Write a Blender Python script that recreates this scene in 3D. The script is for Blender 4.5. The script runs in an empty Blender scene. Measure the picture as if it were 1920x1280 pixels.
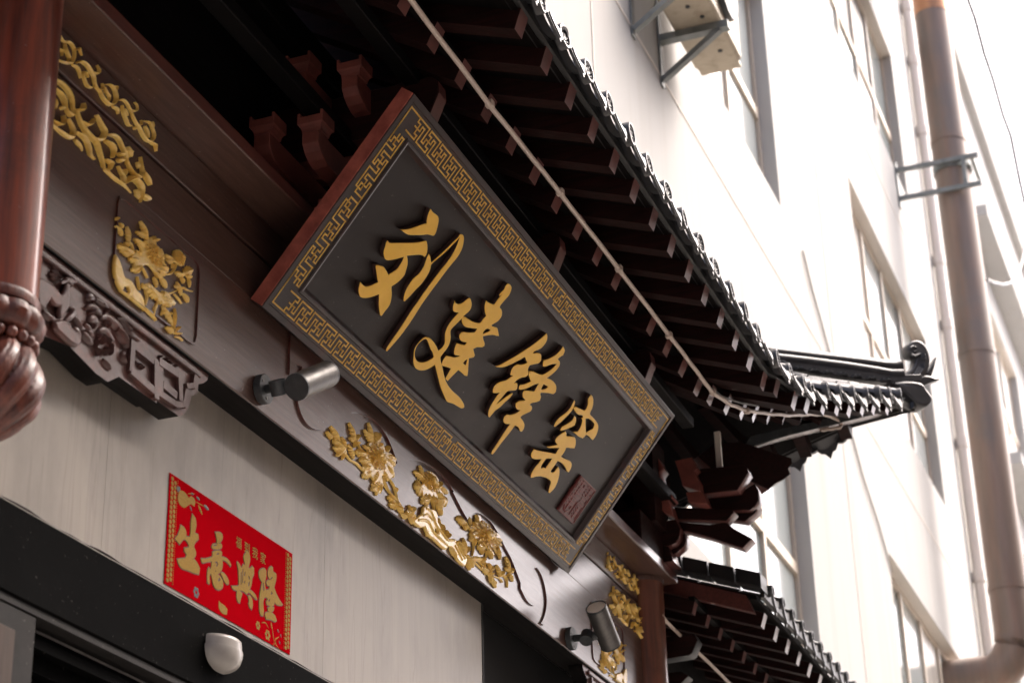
import bpy, bmesh, math, random
from mathutils import Vector, Matrix
random.seed(7)
SC = bpy.context.scene
COL = SC.collection
V = Vector

# ------------------------------------------------------------------ camera
YAW, PIT, ROLL, FPX = math.radians(20.36301618), math.radians(25.08973637), math.radians(1.46207284), 3779.76
CAM = V((0.0, -2.5, 1.6))
fw = V((math.cos(PIT)*math.cos(YAW), math.cos(PIT)*math.sin(YAW), math.sin(PIT)))
r0 = fw.cross(V((0, 0, 1))).normalized()
d0 = fw.cross(r0)
RT = math.cos(ROLL)*r0 + math.sin(ROLL)*d0
DN = -math.sin(ROLL)*r0 + math.cos(ROLL)*d0
cd = bpy.data.cameras.new('camera')
cam = bpy.data.objects.new('camera', cd)
COL.objects.link(cam)
cam.matrix_world = Matrix(((RT.x, -DN.x, -fw.x, CAM.x), (RT.y, -DN.y, -fw.y, CAM.y), (RT.z, -DN.z, -fw.z, CAM.z), (0, 0, 0, 1)))
cd.sensor_width = 36.0
cd.lens = FPX/1920*36
cd.clip_start = 0.1
cd.clip_end = 5000
cd.dof.use_dof = True
cd.dof.focus_distance = 6.3
cd.dof.aperture_fstop = 4.5
SC.camera = cam

# ------------------------------------------------------------------ sky, sun, exposure
SUN_EL, SUN_AZ = math.radians(53), math.radians(-33)     # azimuth measured from +X towards +Y: the sun stands over the street
w = bpy.data.worlds.new('World'); SC.world = w; w.use_nodes = True
nt = w.node_tree
bg = nt.nodes['Background']
sky = nt.nodes.new('ShaderNodeTexSky'); sky.sky_type = 'NISHITA'; sky.sun_disc = False
sky.sun_elevation = SUN_EL
sky.sun_rotation = math.pi/2 - SUN_AZ
sky.air_density = 0.35; sky.dust_density = 7.0; sky.ozone_density = 0.3
nt.links.new(sky.outputs[0], bg.inputs[0])
bg.inputs[1].default_value = 0.15
sl = bpy.data.lights.new('sun', 'SUN'); sl.energy = 0.55; sl.angle = math.radians(35); sl.color = (1.0, 0.965, 0.92)
so = bpy.data.objects.new('sun', sl); COL.objects.link(so)
sdir = V((math.cos(SUN_EL)*math.cos(SUN_AZ), math.cos(SUN_EL)*math.sin(SUN_AZ), math.sin(SUN_EL)))
so.rotation_euler = sdir.to_track_quat('Z', 'Y').to_euler()
so.location = (5, -20, 30)
SC.view_settings.view_transform = 'Standard'; SC.view_settings.look = 'None'
SC.view_settings.gamma = 1; SC.view_settings.use_curve_mapping = False
SC.view_settings.exposure = 2.16

# ------------------------------------------------------------------ projection helpers (survey of the place)
def ray(x, y):
    return (fw + RT*((x-960)/FPX) + DN*((y-640)/FPX)).normalized()
def on(x, y, ax, val):
    r = ray(x, y); t = (val-CAM[ax])/r[ax]
    return CAM + r*t
def onp(x, y, n, c):
    r = ray(x, y); n = V(n); t = (c-n.dot(CAM))/n.dot(r)
    return CAM + r*t
def ony(x, y, yf):
    Y = yf(7)
    for _ in range(30):
        p = on(x, y, 1, Y); Y = 0.5*Y + 0.5*yf(p.x)
    return on(x, y, 1, Y)

# ------------------------------------------------------------------ materials
def newmat(name):
    m = bpy.data.materials.new(name); m.use_nodes = True
    n = m.node_tree.nodes; b = n['Principled BSDF']
    return m, m.node_tree, b
def mat(name, c1, c2=None, rough=0.5, metal=0.0, scale=6.0, stretch=(1, 1, 1), bump=0.0, coat=0.0, coat_r=0.1, spec=0.5,
        rvar=0.12, detail=5.0, c3=None, c3scale=1.5, c3amt=0.5, bscale=None, specks=0.0, coat_ior=1.5):
    m, t, b = newmat(name)
    N, L = t.nodes, t.links
    tc = N.new('ShaderNodeTexCoord'); mp = N.new('ShaderNodeMapping'); mp.inputs['Scale'].default_value = stretch
    L.new(tc.outputs['Object'], mp.inputs[0])
    no = N.new('ShaderNodeTexNoise'); no.inputs['Scale'].default_value = scale; no.inputs['Detail'].default_value = detail
    no.inputs['Roughness'].default_value = 0.6
    L.new(mp.outputs[0], no.inputs['Vector'])
    rp = N.new('ShaderNodeValToRGB'); rp.color_ramp.elements[0].position = 0.32; rp.color_ramp.elements[1].position = 0.68
    c2 = c2 or tuple(x*0.75 for x in c1)
    rp.color_ramp.elements[0].color = (*c2, 1); rp.color_ramp.elements[1].color = (*c1, 1)
    L.new(no.outputs[0], rp.inputs[0])
    col = rp.outputs[0]
    if c3:
        n3 = N.new('ShaderNodeTexNoise'); n3.inputs['Scale'].default_value = c3scale; n3.inputs['Detail'].default_value = 6; n3.inputs['Roughness'].default_value = 0.7
        L.new(tc.outputs['Object'], n3.inputs['Vector'])
        r3 = N.new('ShaderNodeValToRGB'); r3.color_ramp.elements[0].position = 0.5; r3.color_ramp.elements[1].position = 0.72
        r3.color_ramp.elements[0].color = (0, 0, 0, 1); r3.color_ramp.elements[1].color = (c3amt, c3amt, c3amt, 1)
        L.new(n3.outputs[0], r3.inputs[0])
        mx = N.new('ShaderNodeMix'); mx.data_type = 'RGBA'
        L.new(r3.outputs[0], mx.inputs[0]); L.new(col, mx.inputs[6]); mx.inputs[7].default_value = (*c3, 1)
        col = mx.outputs[2]
    if specks:
        ns = N.new('ShaderNodeTexNoise'); ns.inputs['Scale'].default_value = 95; ns.inputs['Detail'].default_value = 3
        L.new(tc.outputs['Object'], ns.inputs['Vector'])
        rs_ = N.new('ShaderNodeValToRGB'); rs_.color_ramp.elements[0].position = 0.70; rs_.color_ramp.elements[1].position = 0.76
        rs_.color_ramp.elements[0].color = (0, 0, 0, 1); rs_.color_ramp.elements[1].color = (specks, specks, specks, 1)
        L.new(ns.outputs[0], rs_.inputs[0])
        ms_ = N.new('ShaderNodeMix'); ms_.data_type = 'RGBA'; ms_.inputs[7].default_value = (0.30, 0.27, 0.25, 1)
        L.new(rs_.outputs[0], ms_.inputs[0]); L.new(col, ms_.inputs[6]); col = ms_.outputs[2]
    L.new(col, b.inputs['Base Color'])
    b.inputs['Metallic'].default_value = metal
    b.inputs['Specular IOR Level'].default_value = spec
    mr = N.new('ShaderNodeMapRange'); mr.inputs[3].default_value = max(0.02, rough-rvar); mr.inputs[4].default_value = min(1, rough+rvar)
    nr = N.new('ShaderNodeTexNoise'); nr.inputs['Scale'].default_value = scale*0.6; nr.inputs['Detail'].default_value = 6
    L.new(mp.outputs[0], nr.inputs['Vector']); L.new(nr.outputs[0], mr.inputs[0]); L.new(mr.outputs[0], b.inputs['Roughness'])
    b.inputs['Coat IOR'].default_value = coat_ior; b.inputs['Coat Weight'].default_value = coat; b.inputs['Coat Roughness'].default_value = coat_r
    if bump:
        bu = N.new('ShaderNodeBump'); bu.inputs['Strength'].default_value = bump; bu.inputs['Distance'].default_value = 0.004
        if bscale:
            nb = N.new('ShaderNodeTexNoise'); nb.inputs['Scale'].default_value = bscale; nb.inputs['Detail'].default_value = 5
            L.new(mp.outputs[0], nb.inputs['Vector']); L.new(nb.outputs[0], bu.inputs['Height'])
        else:
            L.new(no.outputs[0], bu.inputs['Height'])
        L.new(bu.outputs[0], b.inputs['Normal'])
    return m

GX = (1.2, 14, 14)      # grain running along X
GZ = (14, 14, 1.2)      # grain running along Z
GY = (14, 1.2, 14)
M = {}
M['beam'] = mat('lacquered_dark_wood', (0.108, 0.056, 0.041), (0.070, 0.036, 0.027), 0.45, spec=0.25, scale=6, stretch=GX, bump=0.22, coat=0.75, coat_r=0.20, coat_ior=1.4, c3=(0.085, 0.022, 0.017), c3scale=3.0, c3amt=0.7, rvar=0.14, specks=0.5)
M['beam_red'] = mat('worn_red_brown_wood', (0.13, 0.034, 0.025), (0.075, 0.022, 0.017), 0.40, scale=5, stretch=GX, bump=0.1, coat=0.9, coat_r=0.2)
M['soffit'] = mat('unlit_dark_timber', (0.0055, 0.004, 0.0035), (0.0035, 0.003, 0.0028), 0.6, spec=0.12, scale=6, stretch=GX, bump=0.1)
M['sign'] = mat('sign_lacquer', (0.0165, 0.0100, 0.0080), (0.0125, 0.008, 0.0066), 0.42, spec=0.26, scale=3, stretch=(1, 3, 3), bump=0.05, coat=0.06, coat_r=0.3, c3=(0.048, 0.034, 0.031), c3scale=3.5, c3amt=0.5, rvar=0.12, specks=0.35)
M['sign_frame'] = mat('sign_frame_lacquer', (0.034, 0.020, 0.017), (0.024, 0.016, 0.014), 0.40, spec=0.3, scale=6, stretch=(1, 6, 6), bump=0.05, coat=0.3, coat_r=0.2, c3=(0.075, 0.018, 0.015), c3scale=9, c3amt=0.6)
M['sign_end'] = mat('red_end_grain', (0.46, 0.125, 0.085), (0.26, 0.058, 0.042), 0.55, scale=14, stretch=(6, 1.5, 1.5), bump=0.3, c3=(0.08, 0.02, 0.016), c3scale=9, c3amt=0.7)
M['gold'] = mat('gold_paint', (0.93, 0.55, 0.06), (0.86, 0.48, 0.045), 0.32, metal=0.1, scale=18, bump=0.10, rvar=0.08, coat=0.2, coat_r=0.15)
M['gold_line'] = mat('gold_line_paint', (0.80, 0.50, 0.09), (0.55, 0.30, 0.045), 0.35, metal=0.1, scale=60, rvar=0.05)
M['gold_carve'] = mat('gilded_carving', (0.98, 0.70, 0.20), (0.88, 0.55, 0.11), 0.28, coat=0.4, coat_r=0.15, metal=0.0, scale=30, bump=0.25, bscale=120, rvar=0.1)
M['letter_side'] = mat('letter_side_brown', (0.060, 0.026, 0.022), (0.035, 0.018, 0.016), 0.5, scale=30)
M['seal'] = mat('seal_red', (0.14, 0.022, 0.020), (0.08, 0.016, 0.015), 0.4, scale=40)
M['seal_line'] = mat('seal_line_red', (0.22, 0.035, 0.03), (0.14, 0.03, 0.026), 0.45, scale=40)
M['column'] = mat('red_lacquer_column', (0.30, 0.058, 0.024), (0.10, 0.024, 0.016), 0.34, scale=4.5, stretch=(10, 10, 0.7), bump=0.2, coat=0.7, coat_r=0.14, c3=(0.06, 0.024, 0.020), c3scale=4, c3amt=0.8, specks=0.4)
M['column_brown'] = mat('brown_lacquer_column', (0.21, 0.068, 0.036), (0.10, 0.036, 0.022), 0.36, scale=4.5, stretch=(10, 10, 0.7), bump=0.15, coat=0.5, coat_r=0.08, c3=(0.05, 0.022, 0.018), c3scale=4, c3amt=0.7)
M['bracket'] = mat('bracket_red_paint', (0.27, 0.075, 0.055), (0.14, 0.040, 0.030), 0.5, scale=9, bump=0.1)
M['carve'] = mat('carved_rosewood', (0.115, 0.058, 0.048), (0.07, 0.032, 0.027), 0.40, scale=14, bump=0.2, bscale=60, coat=0.25, coat_r=0.25, c3=(0.20, 0.055, 0.04), c3scale=14, c3amt=0.7)
M['bud'] = mat('carved_red_bud', (0.19, 0.05, 0.028), (0.06, 0.018, 0.013), 0.45, scale=16, stretch=(3, 3, 1), bump=0.5, bscale=45, coat=0.2, coat_r=0.25, specks=0.5)
M['rafter'] = mat('rafter_wood', (0.026, 0.007, 0.006), (0.010, 0.005, 0.004), 0.55, spec=0.15, scale=6, stretch=GY, bump=0.1)
M['rafter_end'] = mat('rafter_end_paint', (0.15, 0.042, 0.033), (0.075, 0.022, 0.018), 0.5, coat=0.6, coat_r=0.2, scale=9, bump=0.1)
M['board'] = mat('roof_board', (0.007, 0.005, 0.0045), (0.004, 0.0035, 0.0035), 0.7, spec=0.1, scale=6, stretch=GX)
M['tile'] = mat('dark_grey_tile', (0.040, 0.040, 0.043), (0.024, 0.024, 0.026), 0.36, scale=10, bump=0.15, bscale=40, spec=0.6, c3=(0.07, 0.07, 0.073), c3scale=6, c3amt=0.5)
M['tile_face'] = mat('moulded_tile_face', (0.06, 0.06, 0.062), (0.03, 0.03, 0.031), 0.42, scale=50, bump=0.6, bscale=70)
M['tile_fascia'] = mat('black_fascia', (0.012, 0.011, 0.011), (0.008, 0.008, 0.008), 0.45, scale=5, stretch=GX)
M['led'] = mat('led_tube_plastic', (0.62, 0.50, 0.42), (0.50, 0.39, 0.32), 0.4, scale=40, stretch=(3, 3, 3))
M['lamp'] = mat('lamp_anodised_grey', (0.17, 0.16, 0.15), (0.13, 0.125, 0.12), 0.42, metal=0.7, scale=30, stretch=(4, 1, 1), bump=0.05)
M['lamp_dark'] = mat('lamp_dark_grey', (0.045, 0.05, 0.052), (0.035, 0.038, 0.04), 0.5, scale=30, c3=(0.2, 0.2, 0.2), c3scale=25, c3amt=0.25)
M['lens'] = mat('lamp_lens', (0.86, 0.76, 0.64), (0.80, 0.70, 0.58), 0.35, scale=30)
M['white_plastic'] = mat('white_plastic', (0.46, 0.43, 0.395), (0.36, 0.33, 0.30), 0.3, scale=12)
M['black_paint'] = mat('black_gloss_paint', (0.0018, 0.0017, 0.0016), (0.001, 0.001, 0.001), 0.7, spec=0.02, scale=4, bump=0.1, bscale=20, c3=(0.04, 0.04, 0.038), c3scale=40, c3amt=0.04, specks=0.25)
M['ledge'] = mat('chipped_plaster', (0.36, 0.33, 0.30), (0.24, 0.22, 0.21), 0.8, scale=10, bump=0.4, bscale=40, c3=(0.12, 0.11, 0.11), c3scale=16, c3amt=0.6)
M['door_metal'] = mat('door_metal', (0.024, 0.021, 0.019), (0.014, 0.013, 0.012), 0.6, spec=0.15, metal=0.0, scale=12, specks=0.4)
M['door_wood'] = mat('door_trim_wood', (0.075, 0.05, 0.038), (0.05, 0.035, 0.027), 0.5, scale=6, stretch=GZ, spec=0.2)
M['door_glass'] = mat('door_glass', (0.13, 0.135, 0.13), (0.11, 0.115, 0.11), 0.2, scale=2)
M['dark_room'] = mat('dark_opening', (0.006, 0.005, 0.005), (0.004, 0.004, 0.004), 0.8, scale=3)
M['poster'] = mat('poster_red', (0.48, 0.002, 0.008), (0.42, 0.002, 0.007), 0.7, scale=4, rvar=0.05, bump=0.06, spec=0.0)
M['poster_gold'] = mat('poster_gold', (0.40, 0.24, 0.035), (0.30, 0.17, 0.022), 0.6, metal=0.0, scale=220, rvar=0.05, spec=0.1)
M['poster_edge'] = mat('poster_outline', (0.10, 0.03, 0.01), (0.07, 0.02, 0.008), 0.5, scale=30)
M['poster_dark'] = mat('poster_dark_print', (0.05, 0.025, 0.02), (0.03, 0.02, 0.015), 0.5, scale=30)
M['plaster'] = mat('white_plaster', (0.47, 0.468, 0.458), (0.435, 0.433, 0.425), 0.85, scale=0.8, stretch=(1, 1, 0.35), bump=0.15, bscale=60, c3=(0.47, 0.45, 0.43), c3scale=0.7, c3amt=0.5, spec=0.2)
M['reveal'] = mat('window_reveal_plaster', (0.68, 0.635, 0.58), (0.63, 0.59, 0.54), 0.85, scale=3, spec=0.2)
M['win_frame'] = mat('cream_window_frame', (0.68, 0.60, 0.50), (0.60, 0.52, 0.43), 0.5, scale=5)
M['pane'] = mat('window_pane', (0.42, 0.46, 0.46), (0.36, 0.40, 0.41), 0.10, scale=0.6, spec=0.8, rvar=0.04)
M['pane_dark'] = mat('open_window_dark', (0.10, 0.095, 0.09), (0.08, 0.075, 0.07), 0.4, scale=1)
M['copper'] = mat('weathered_copper', (0.27, 0.195, 0.155), (0.19, 0.15, 0.125), 0.45, metal=0.2, scale=3.0, stretch=(3, 3, 0.35), bump=0.15, c3=(0.17, 0.168, 0.165), c3scale=0.7, c3amt=0.9, rvar=0.12)
M['copper_new'] = mat('bright_copper_patch', (0.55, 0.28, 0.15), (0.36, 0.18, 0.10), 0.35, metal=0.6, scale=4)
M['galv'] = mat('galvanised_steel', (0.25, 0.265, 0.26), (0.17, 0.185, 0.18), 0.5, metal=0.5, scale=10)
M['ac'] = mat('aged_ac_casing', (0.55, 0.48, 0.37), (0.45, 0.38, 0.28), 0.6, scale=4, c3=(0.22, 0.15, 0.09), c3scale=10, c3amt=0.5)
M['pvc'] = mat('pvc_drain_pipe', (0.80, 0.74, 0.68), (0.76, 0.70, 0.64), 0.5, scale=2)
M['cable'] = mat('black_cable', (0.03, 0.03, 0.035), None, 0.5)
M['cable_grey'] = mat('grey_cable', (0.35, 0.33, 0.31), None, 0.6)
M['brick'] = mat('brown_render', (0.22, 0.17, 0.13), (0.18, 0.14, 0.11), 0.85, scale=3, bump=0.2)
M['paving'] = mat('paving_concrete', (0.30, 0.285, 0.265), (0.24, 0.23, 0.215), 0.85, scale=2, bump=0.3)

def add_streaks(m, c, amt):
    t = m.node_tree; N, L = t.nodes, t.links; b = N['Principled BSDF']
    src = b.inputs['Base Color'].links[0].from_socket
    tc = N.new('ShaderNodeTexCoord'); mp = N.new('ShaderNodeMapping'); mp.inputs['Scale'].default_value = (2.2, 2.2, 0.10)
    L.new(tc.outputs['Object'], mp.inputs[0])
    no = N.new('ShaderNodeTexNoise'); no.inputs['Scale'].default_value = 1.6; no.inputs['Detail'].default_value = 8; no.inputs['Roughness'].default_value = 0.7
    L.new(mp.outputs[0], no.inputs['Vector'])
    rp = N.new('ShaderNodeValToRGB'); rp.color_ramp.elements[0].position = 0.52; rp.color_ramp.elements[1].position = 0.75
    rp.color_ramp.elements[0].color = (0, 0, 0, 1); rp.color_ramp.elements[1].color = (amt, amt, amt, 1)
    L.new(no.outputs[0], rp.inputs[0])
    mx = N.new('ShaderNodeMix'); mx.data_type = 'RGBA'; mx.inputs[7].default_value = (*c, 1)
    L.new(rp.outputs[0], mx.inputs[0]); L.new(src, mx.inputs[6]); L.new(mx.outputs[2], b.inputs['Base Color'])
add_streaks(M['plaster'], (0.38, 0.355, 0.33), 0.6)
add_streaks(M['copper'], (0.24, 0.10, 0.055), 0.7)
# marble with vertical veins
def marble():
    m, t, b = newmat('vertical_vein_marble'); N, L = t.nodes, t.links
    tc = N.new('ShaderNodeTexCoord')
    mp = N.new('ShaderNodeMapping'); mp.inputs['Scale'].default_value = (7.5, 7.5, 0.30)
    L.new(tc.outputs['Object'], mp.inputs[0])
    nd = N.new('ShaderNodeTexNoise'); nd.inputs['Scale'].default_value = 1.3; nd.inputs['Detail'].default_value = 3
    L.new(tc.outputs['Object'], nd.inputs['Vector'])
    ad = N.new('ShaderNodeVectorMath'); ad.operation = 'MULTIPLY_ADD'; ad.inputs[1].default_value = (0.5, 0.5, 0.1)
    L.new(nd.outputs['Color'], ad.inputs[0]); L.new(mp.outputs[0], ad.inputs[2])
    n1 = N.new('ShaderNodeTexNoise'); n1.inputs['Scale'].default_value = 2.2; n1.inputs['Detail'].default_value = 8; n1.inputs['Roughness'].default_value = 0.62
    L.new(ad.outputs[0], n1.inputs['Vector'])
    r1 = N.new('ShaderNodeValToRGB')
    e = r1.color_ramp.elements; e[0].position = 0.30; e[0].color = (0.29, 0.255, 0.213, 1); e[1].position = 0.68; e[1].color = (0.345, 0.30, 0.25, 1)
    L.new(n1.outputs[0], r1.inputs[0])
    # thin dark veins
    n2 = N.new('ShaderNodeTexNoise'); n2.inputs['Scale'].default_value = 1.5; n2.inputs['Detail'].default_value = 4
    L.new(ad.outputs[0], n2.inputs['Vector'])
    ab = N.new('ShaderNodeMath'); ab.operation = 'SUBTRACT'; ab.inputs[1].default_value = 0.5; L.new(n2.outputs[0], ab.inputs[0])
    a2 = N.new('ShaderNodeMath'); a2.operation = 'ABSOLUTE'; L.new(ab.outputs[0], a2.inputs[0])
    r2 = N.new('ShaderNodeValToRGB'); e = r2.color_ramp.elements; e[0].position = 0.0; e[0].color = (0.34, 0.34, 0.34, 1); e[1].position = 0.014; e[1].color = (0, 0, 0, 1)
    L.new(a2.outputs[0], r2.inputs[0])
    mx = N.new('ShaderNodeMix'); mx.data_type = 'RGBA'; mx.inputs[7].default_value = (0.17, 0.14, 0.115, 1)
    L.new(r2.outputs[0], mx.inputs[0]); L.new(r1.outputs[0], mx.inputs[6])
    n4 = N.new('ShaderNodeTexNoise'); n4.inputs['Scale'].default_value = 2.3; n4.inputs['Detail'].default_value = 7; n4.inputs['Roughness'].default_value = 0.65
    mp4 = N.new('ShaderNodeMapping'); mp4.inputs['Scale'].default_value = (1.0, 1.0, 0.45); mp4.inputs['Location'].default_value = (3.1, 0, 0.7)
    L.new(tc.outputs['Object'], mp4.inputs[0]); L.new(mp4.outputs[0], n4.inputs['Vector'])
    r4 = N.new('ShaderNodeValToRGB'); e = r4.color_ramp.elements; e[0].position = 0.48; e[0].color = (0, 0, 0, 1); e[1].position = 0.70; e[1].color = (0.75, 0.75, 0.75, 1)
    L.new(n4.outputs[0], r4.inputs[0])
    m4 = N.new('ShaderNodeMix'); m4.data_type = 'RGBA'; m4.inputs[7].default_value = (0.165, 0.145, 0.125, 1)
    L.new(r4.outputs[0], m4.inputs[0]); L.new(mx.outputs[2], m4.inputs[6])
    L.new(m4.outputs[2], b.inputs['Base Color'])
    b.inputs['Roughness'].default_value = 0.42
    return m
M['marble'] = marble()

# ------------------------------------------------------------------ mesh builder
class MB:
    def __init__(s): s.v = []; s.f = []; s.m = []
    def add(s, vs, fs, mi=0):
        o = len(s.v); s.v += [tuple(x) for x in vs]
        for f in fs: s.f.append([o+i for i in f]); s.m.append(mi)
        return s
    def box(s, x0, x1, y0, y1, z0, z1, mi=0):
        vs = [(x, y, z) for x in (x0, x1) for y in (y0, y1) for z in (z0, z1)]
        return s.add(vs, [(0, 1, 3, 2), (4, 6, 7, 5), (0, 4, 5, 1), (2, 3, 7, 6), (0, 2, 6, 4), (1, 5, 7, 3)], mi)
    def bar(s, a, b, wv, hv, mi=0, mi_end=None):
        """box from a to b, half width vector wv, height vector hv (a and b on its lower middle line)"""
        a, b, wv, hv = V(a), V(b), V(wv), V(hv)
        vs = [a-wv, a+wv, a+wv+hv, a-wv+hv, b-wv, b+wv, b+wv+hv, b-wv+hv]
        s.add(vs, [(0, 1, 5, 4), (1, 2, 6, 5), (2, 3, 7, 6), (3, 0, 4, 7), (3, 2, 1, 0)], mi)
        s.add(vs[4:], [(0, 1, 2, 3)], mi if mi_end is None else mi_end)
        return s
    def prism(s, pts, d, mi=0, mi_side=None, mi_front=None):
        pts = [V(p) for p in pts]; d = V(d); n = len(pts)
        s.add(pts + [p+d for p in pts], [], mi)
        o = len(s.v)-2*n
        s.f.append([o+i for i in range(n)]); s.m.append(mi if mi_front is None else mi_front)
        s.f.append([o+n+i for i in reversed(range(n))]); s.m.append(mi)
        for i in range(n):
            j = (i+1) % n
            s.f.append([o+i, o+n+i, o+n+j, o+j]); s.m.append(mi if mi_side is None else mi_side)
        return s
    def tube(s, path, r, n=8, mi=0, cap=True, up=V((0.03, 0.05, 1))):
        path = [V(p) for p in path]; rs = r if isinstance(r, (list, tuple)) else [r]*len(path)
        o = len(s.v)
        for i, p in enumerate(path):
            t = (path[min(i+1, len(path)-1)]-path[max(i-1, 0)]).normalized()
            u = up if abs(t.dot(up.normalized())) < 0.95 else V((1, 0.1, 0))
            a = t.cross(u).normalized(); b = t.cross(a).normalized()
            for k in range(n):
                g = 2*math.pi*k/n
                s.v.append(tuple(p + a*math.cos(g)*rs[i] + b*math.sin(g)*rs[i]))
        for i in range(len(path)-1):
            for k in range(n):
                k2 = (k+1) % n
                s.f.append([o+i*n+k, o+i*n+k2, o+(i+1)*n+k2, o+(i+1)*n+k]); s.m.append(mi)
        if cap:
            s.f.append([o+k for k in reversed(range(n))]); s.m.append(mi)
            e = o+(len(path)-1)*n
            s.f.append([e+k for k in range(n)]); s.m.append(mi)
        return s
    def lathe(s, c, prof, n=32, mi=0, fn=None):
        """prof: (r, z) list; fn(theta, r, z) -> radius"""
        o = len(s.v); c = V(c)
        for (r, z) in prof:
            for k in range(n):
                g = 2*math.pi*k/n; rr = fn(g, r, z) if fn else r
                s.v.append((c.x+rr*math.cos(g), c.y+rr*math.sin(g), c.z+z))
        for i in range(len(prof)-1):
            for k in range(n):
                k2 = (k+1) % n
                s.f.append([o+i*n+k, o+i*n+k2, o+(i+1)*n+k2, o+(i+1)*n+k]); s.m.append(mi)
        return s
    def ball(s, c, r, n=8, mi=0):
        c = V(c); prof = [(r*math.sin(math.pi*i/6)+1e-5, -r*math.cos(math.pi*i/6)) for i in range(7)]
        return s.lathe(c, prof, n, mi)
    def build(s, name, mats, parent=None, smooth=False, bevel=0.0, kind=None, angle=40):
        me = bpy.data.meshes.new(name)
        me.from_pydata(s.v, [], s.f)
        if not isinstance(mats, (list, tuple)): mats = [mats]
        for m in mats: me.materials.append(M[m] if isinstance(m, str) else m)
        for p, mi in zip(me.polygons, s.m): p.material_index = mi
        bm = bmesh.new(); bm.from_mesh(me)
        bmesh.ops.recalc_face_normals(bm, faces=bm.faces)
        if bevel:
            bmesh.ops.bevel(bm, geom=[e for e in bm.edges if e.is_manifold and e.calc_face_angle(0) > 0.5], offset=bevel, segments=1, affect='EDGES', clamp_overlap=True)
        bm.to_mesh(me); bm.free()
        if smooth:
            me.polygons.foreach_set('use_smooth', [True]*len(me.polygons))
            try: me.set_sharp_from_angle(angle=math.radians(angle))
            except Exception: pass
        return link(name, me, parent, kind)
def link(name, me, parent=None, kind=None):
    o = bpy.data.objects.new(name, me); COL.objects.link(o)
    if parent:
        o.parent = parent; o.matrix_parent_inverse = PINV[parent.name]
    if kind: o['kind'] = kind
    PINV[o.name] = Matrix.Identity(4) if not parent else PINV[parent.name]
    return o
PINV = {}
def thing(name, label, cat, loc=(0, 0, 0), group=None):
    o = bpy.data.objects.new(name, None); COL.objects.link(o); o.location = loc; o.empty_display_size = 0.1
    o['label'] = label; o['category'] = cat
    if group: o['group'] = group
    PINV[o.name] = Matrix.Translation(-V(loc))
    return o
def tag(o, label, cat, group=None):
    o['label'] = label; o['category'] = cat
    if group: o['group'] = group
    return o
def sub(o, p):
    """make o a sub-part of part p (all meshes hold world coordinates)"""
    o.parent = p
    return o
def put(name, me, parent, mtx, kind=None):
    """instance a shared mesh with a world matrix under a thing"""
    o = bpy.data.objects.new(name, me); COL.objects.link(o)
    o.parent = parent; o.matrix_parent_inverse = PINV[parent.name]; o.matrix_basis = mtx
    return o

class Frame:
    def __init__(s, o, u, v, n): s.o, s.u, s.v, s.n = V(o), V(u).normalized(), V(v).normalized(), V(n).normalized()
    def P(s, u, v, h=0.0): return s.o + s.u*u + s.v*v + s.n*h
    def px(s, x, y, h=0.0):
        p = onp(x, y, s.n, s.n.dot(s.o)+h) - s.o
        return (p.dot(s.u), p.dot(s.v))
    def mtx(s):
        return Matrix(((s.u.x, s.v.x, s.n.x, s.o.x), (s.u.y, s.v.y, s.n.y, s.o.y), (s.u.z, s.v.z, s.n.z, s.o.z), (0, 0, 0, 1)))
def crop(ox, oy, sc): return lambda pts: [(ox+x/sc, oy+y/sc) for x, y in pts]

def smooth_loop(pts, closed=True, sub=3, corner=58):
    n = len(pts); out = []
    P = [V((p[0], p[1])) for p in pts]
    def iscorner(i):
        if not closed and i in (0, n-1): return True
        a, b, c = P[i-1], P[i], P[(i+1) % n]
        d1, d2 = b-a, c-b
        if d1.length < 1e-9 or d2.length < 1e-9: return True
        return abs(math.degrees(d1.angle_signed(d2))) > corner
    cr = [iscorner(i) for i in range(n)]
    for i in range(n if closed else n-1):
        p1, p2 = P[i], P[(i+1) % n]
        m1 = V((0, 0)) if cr[i] else (p2-P[i-1])*0.5
        m2 = V((0, 0)) if cr[(i+1) % n] else (P[(i+2) % n]-p1)*0.5
        if cr[i]: m1 = (p2-p1) if cr[(i+1) % n] else (p2-p1)*1.0
        if cr[(i+1) % n]: m2 = (p2-p1)
        for k in range(sub):
            t = k/sub; t2, t3 = t*t, t*t*t
            out.append(tuple(p1*(2*t3-3*t2+1) + m1*(t3-2*t2+t) + p2*(-2*t3+3*t2) + m2*(t3-t2)))
    if not closed: out.append(tuple(P[-1]))
    return out

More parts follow.
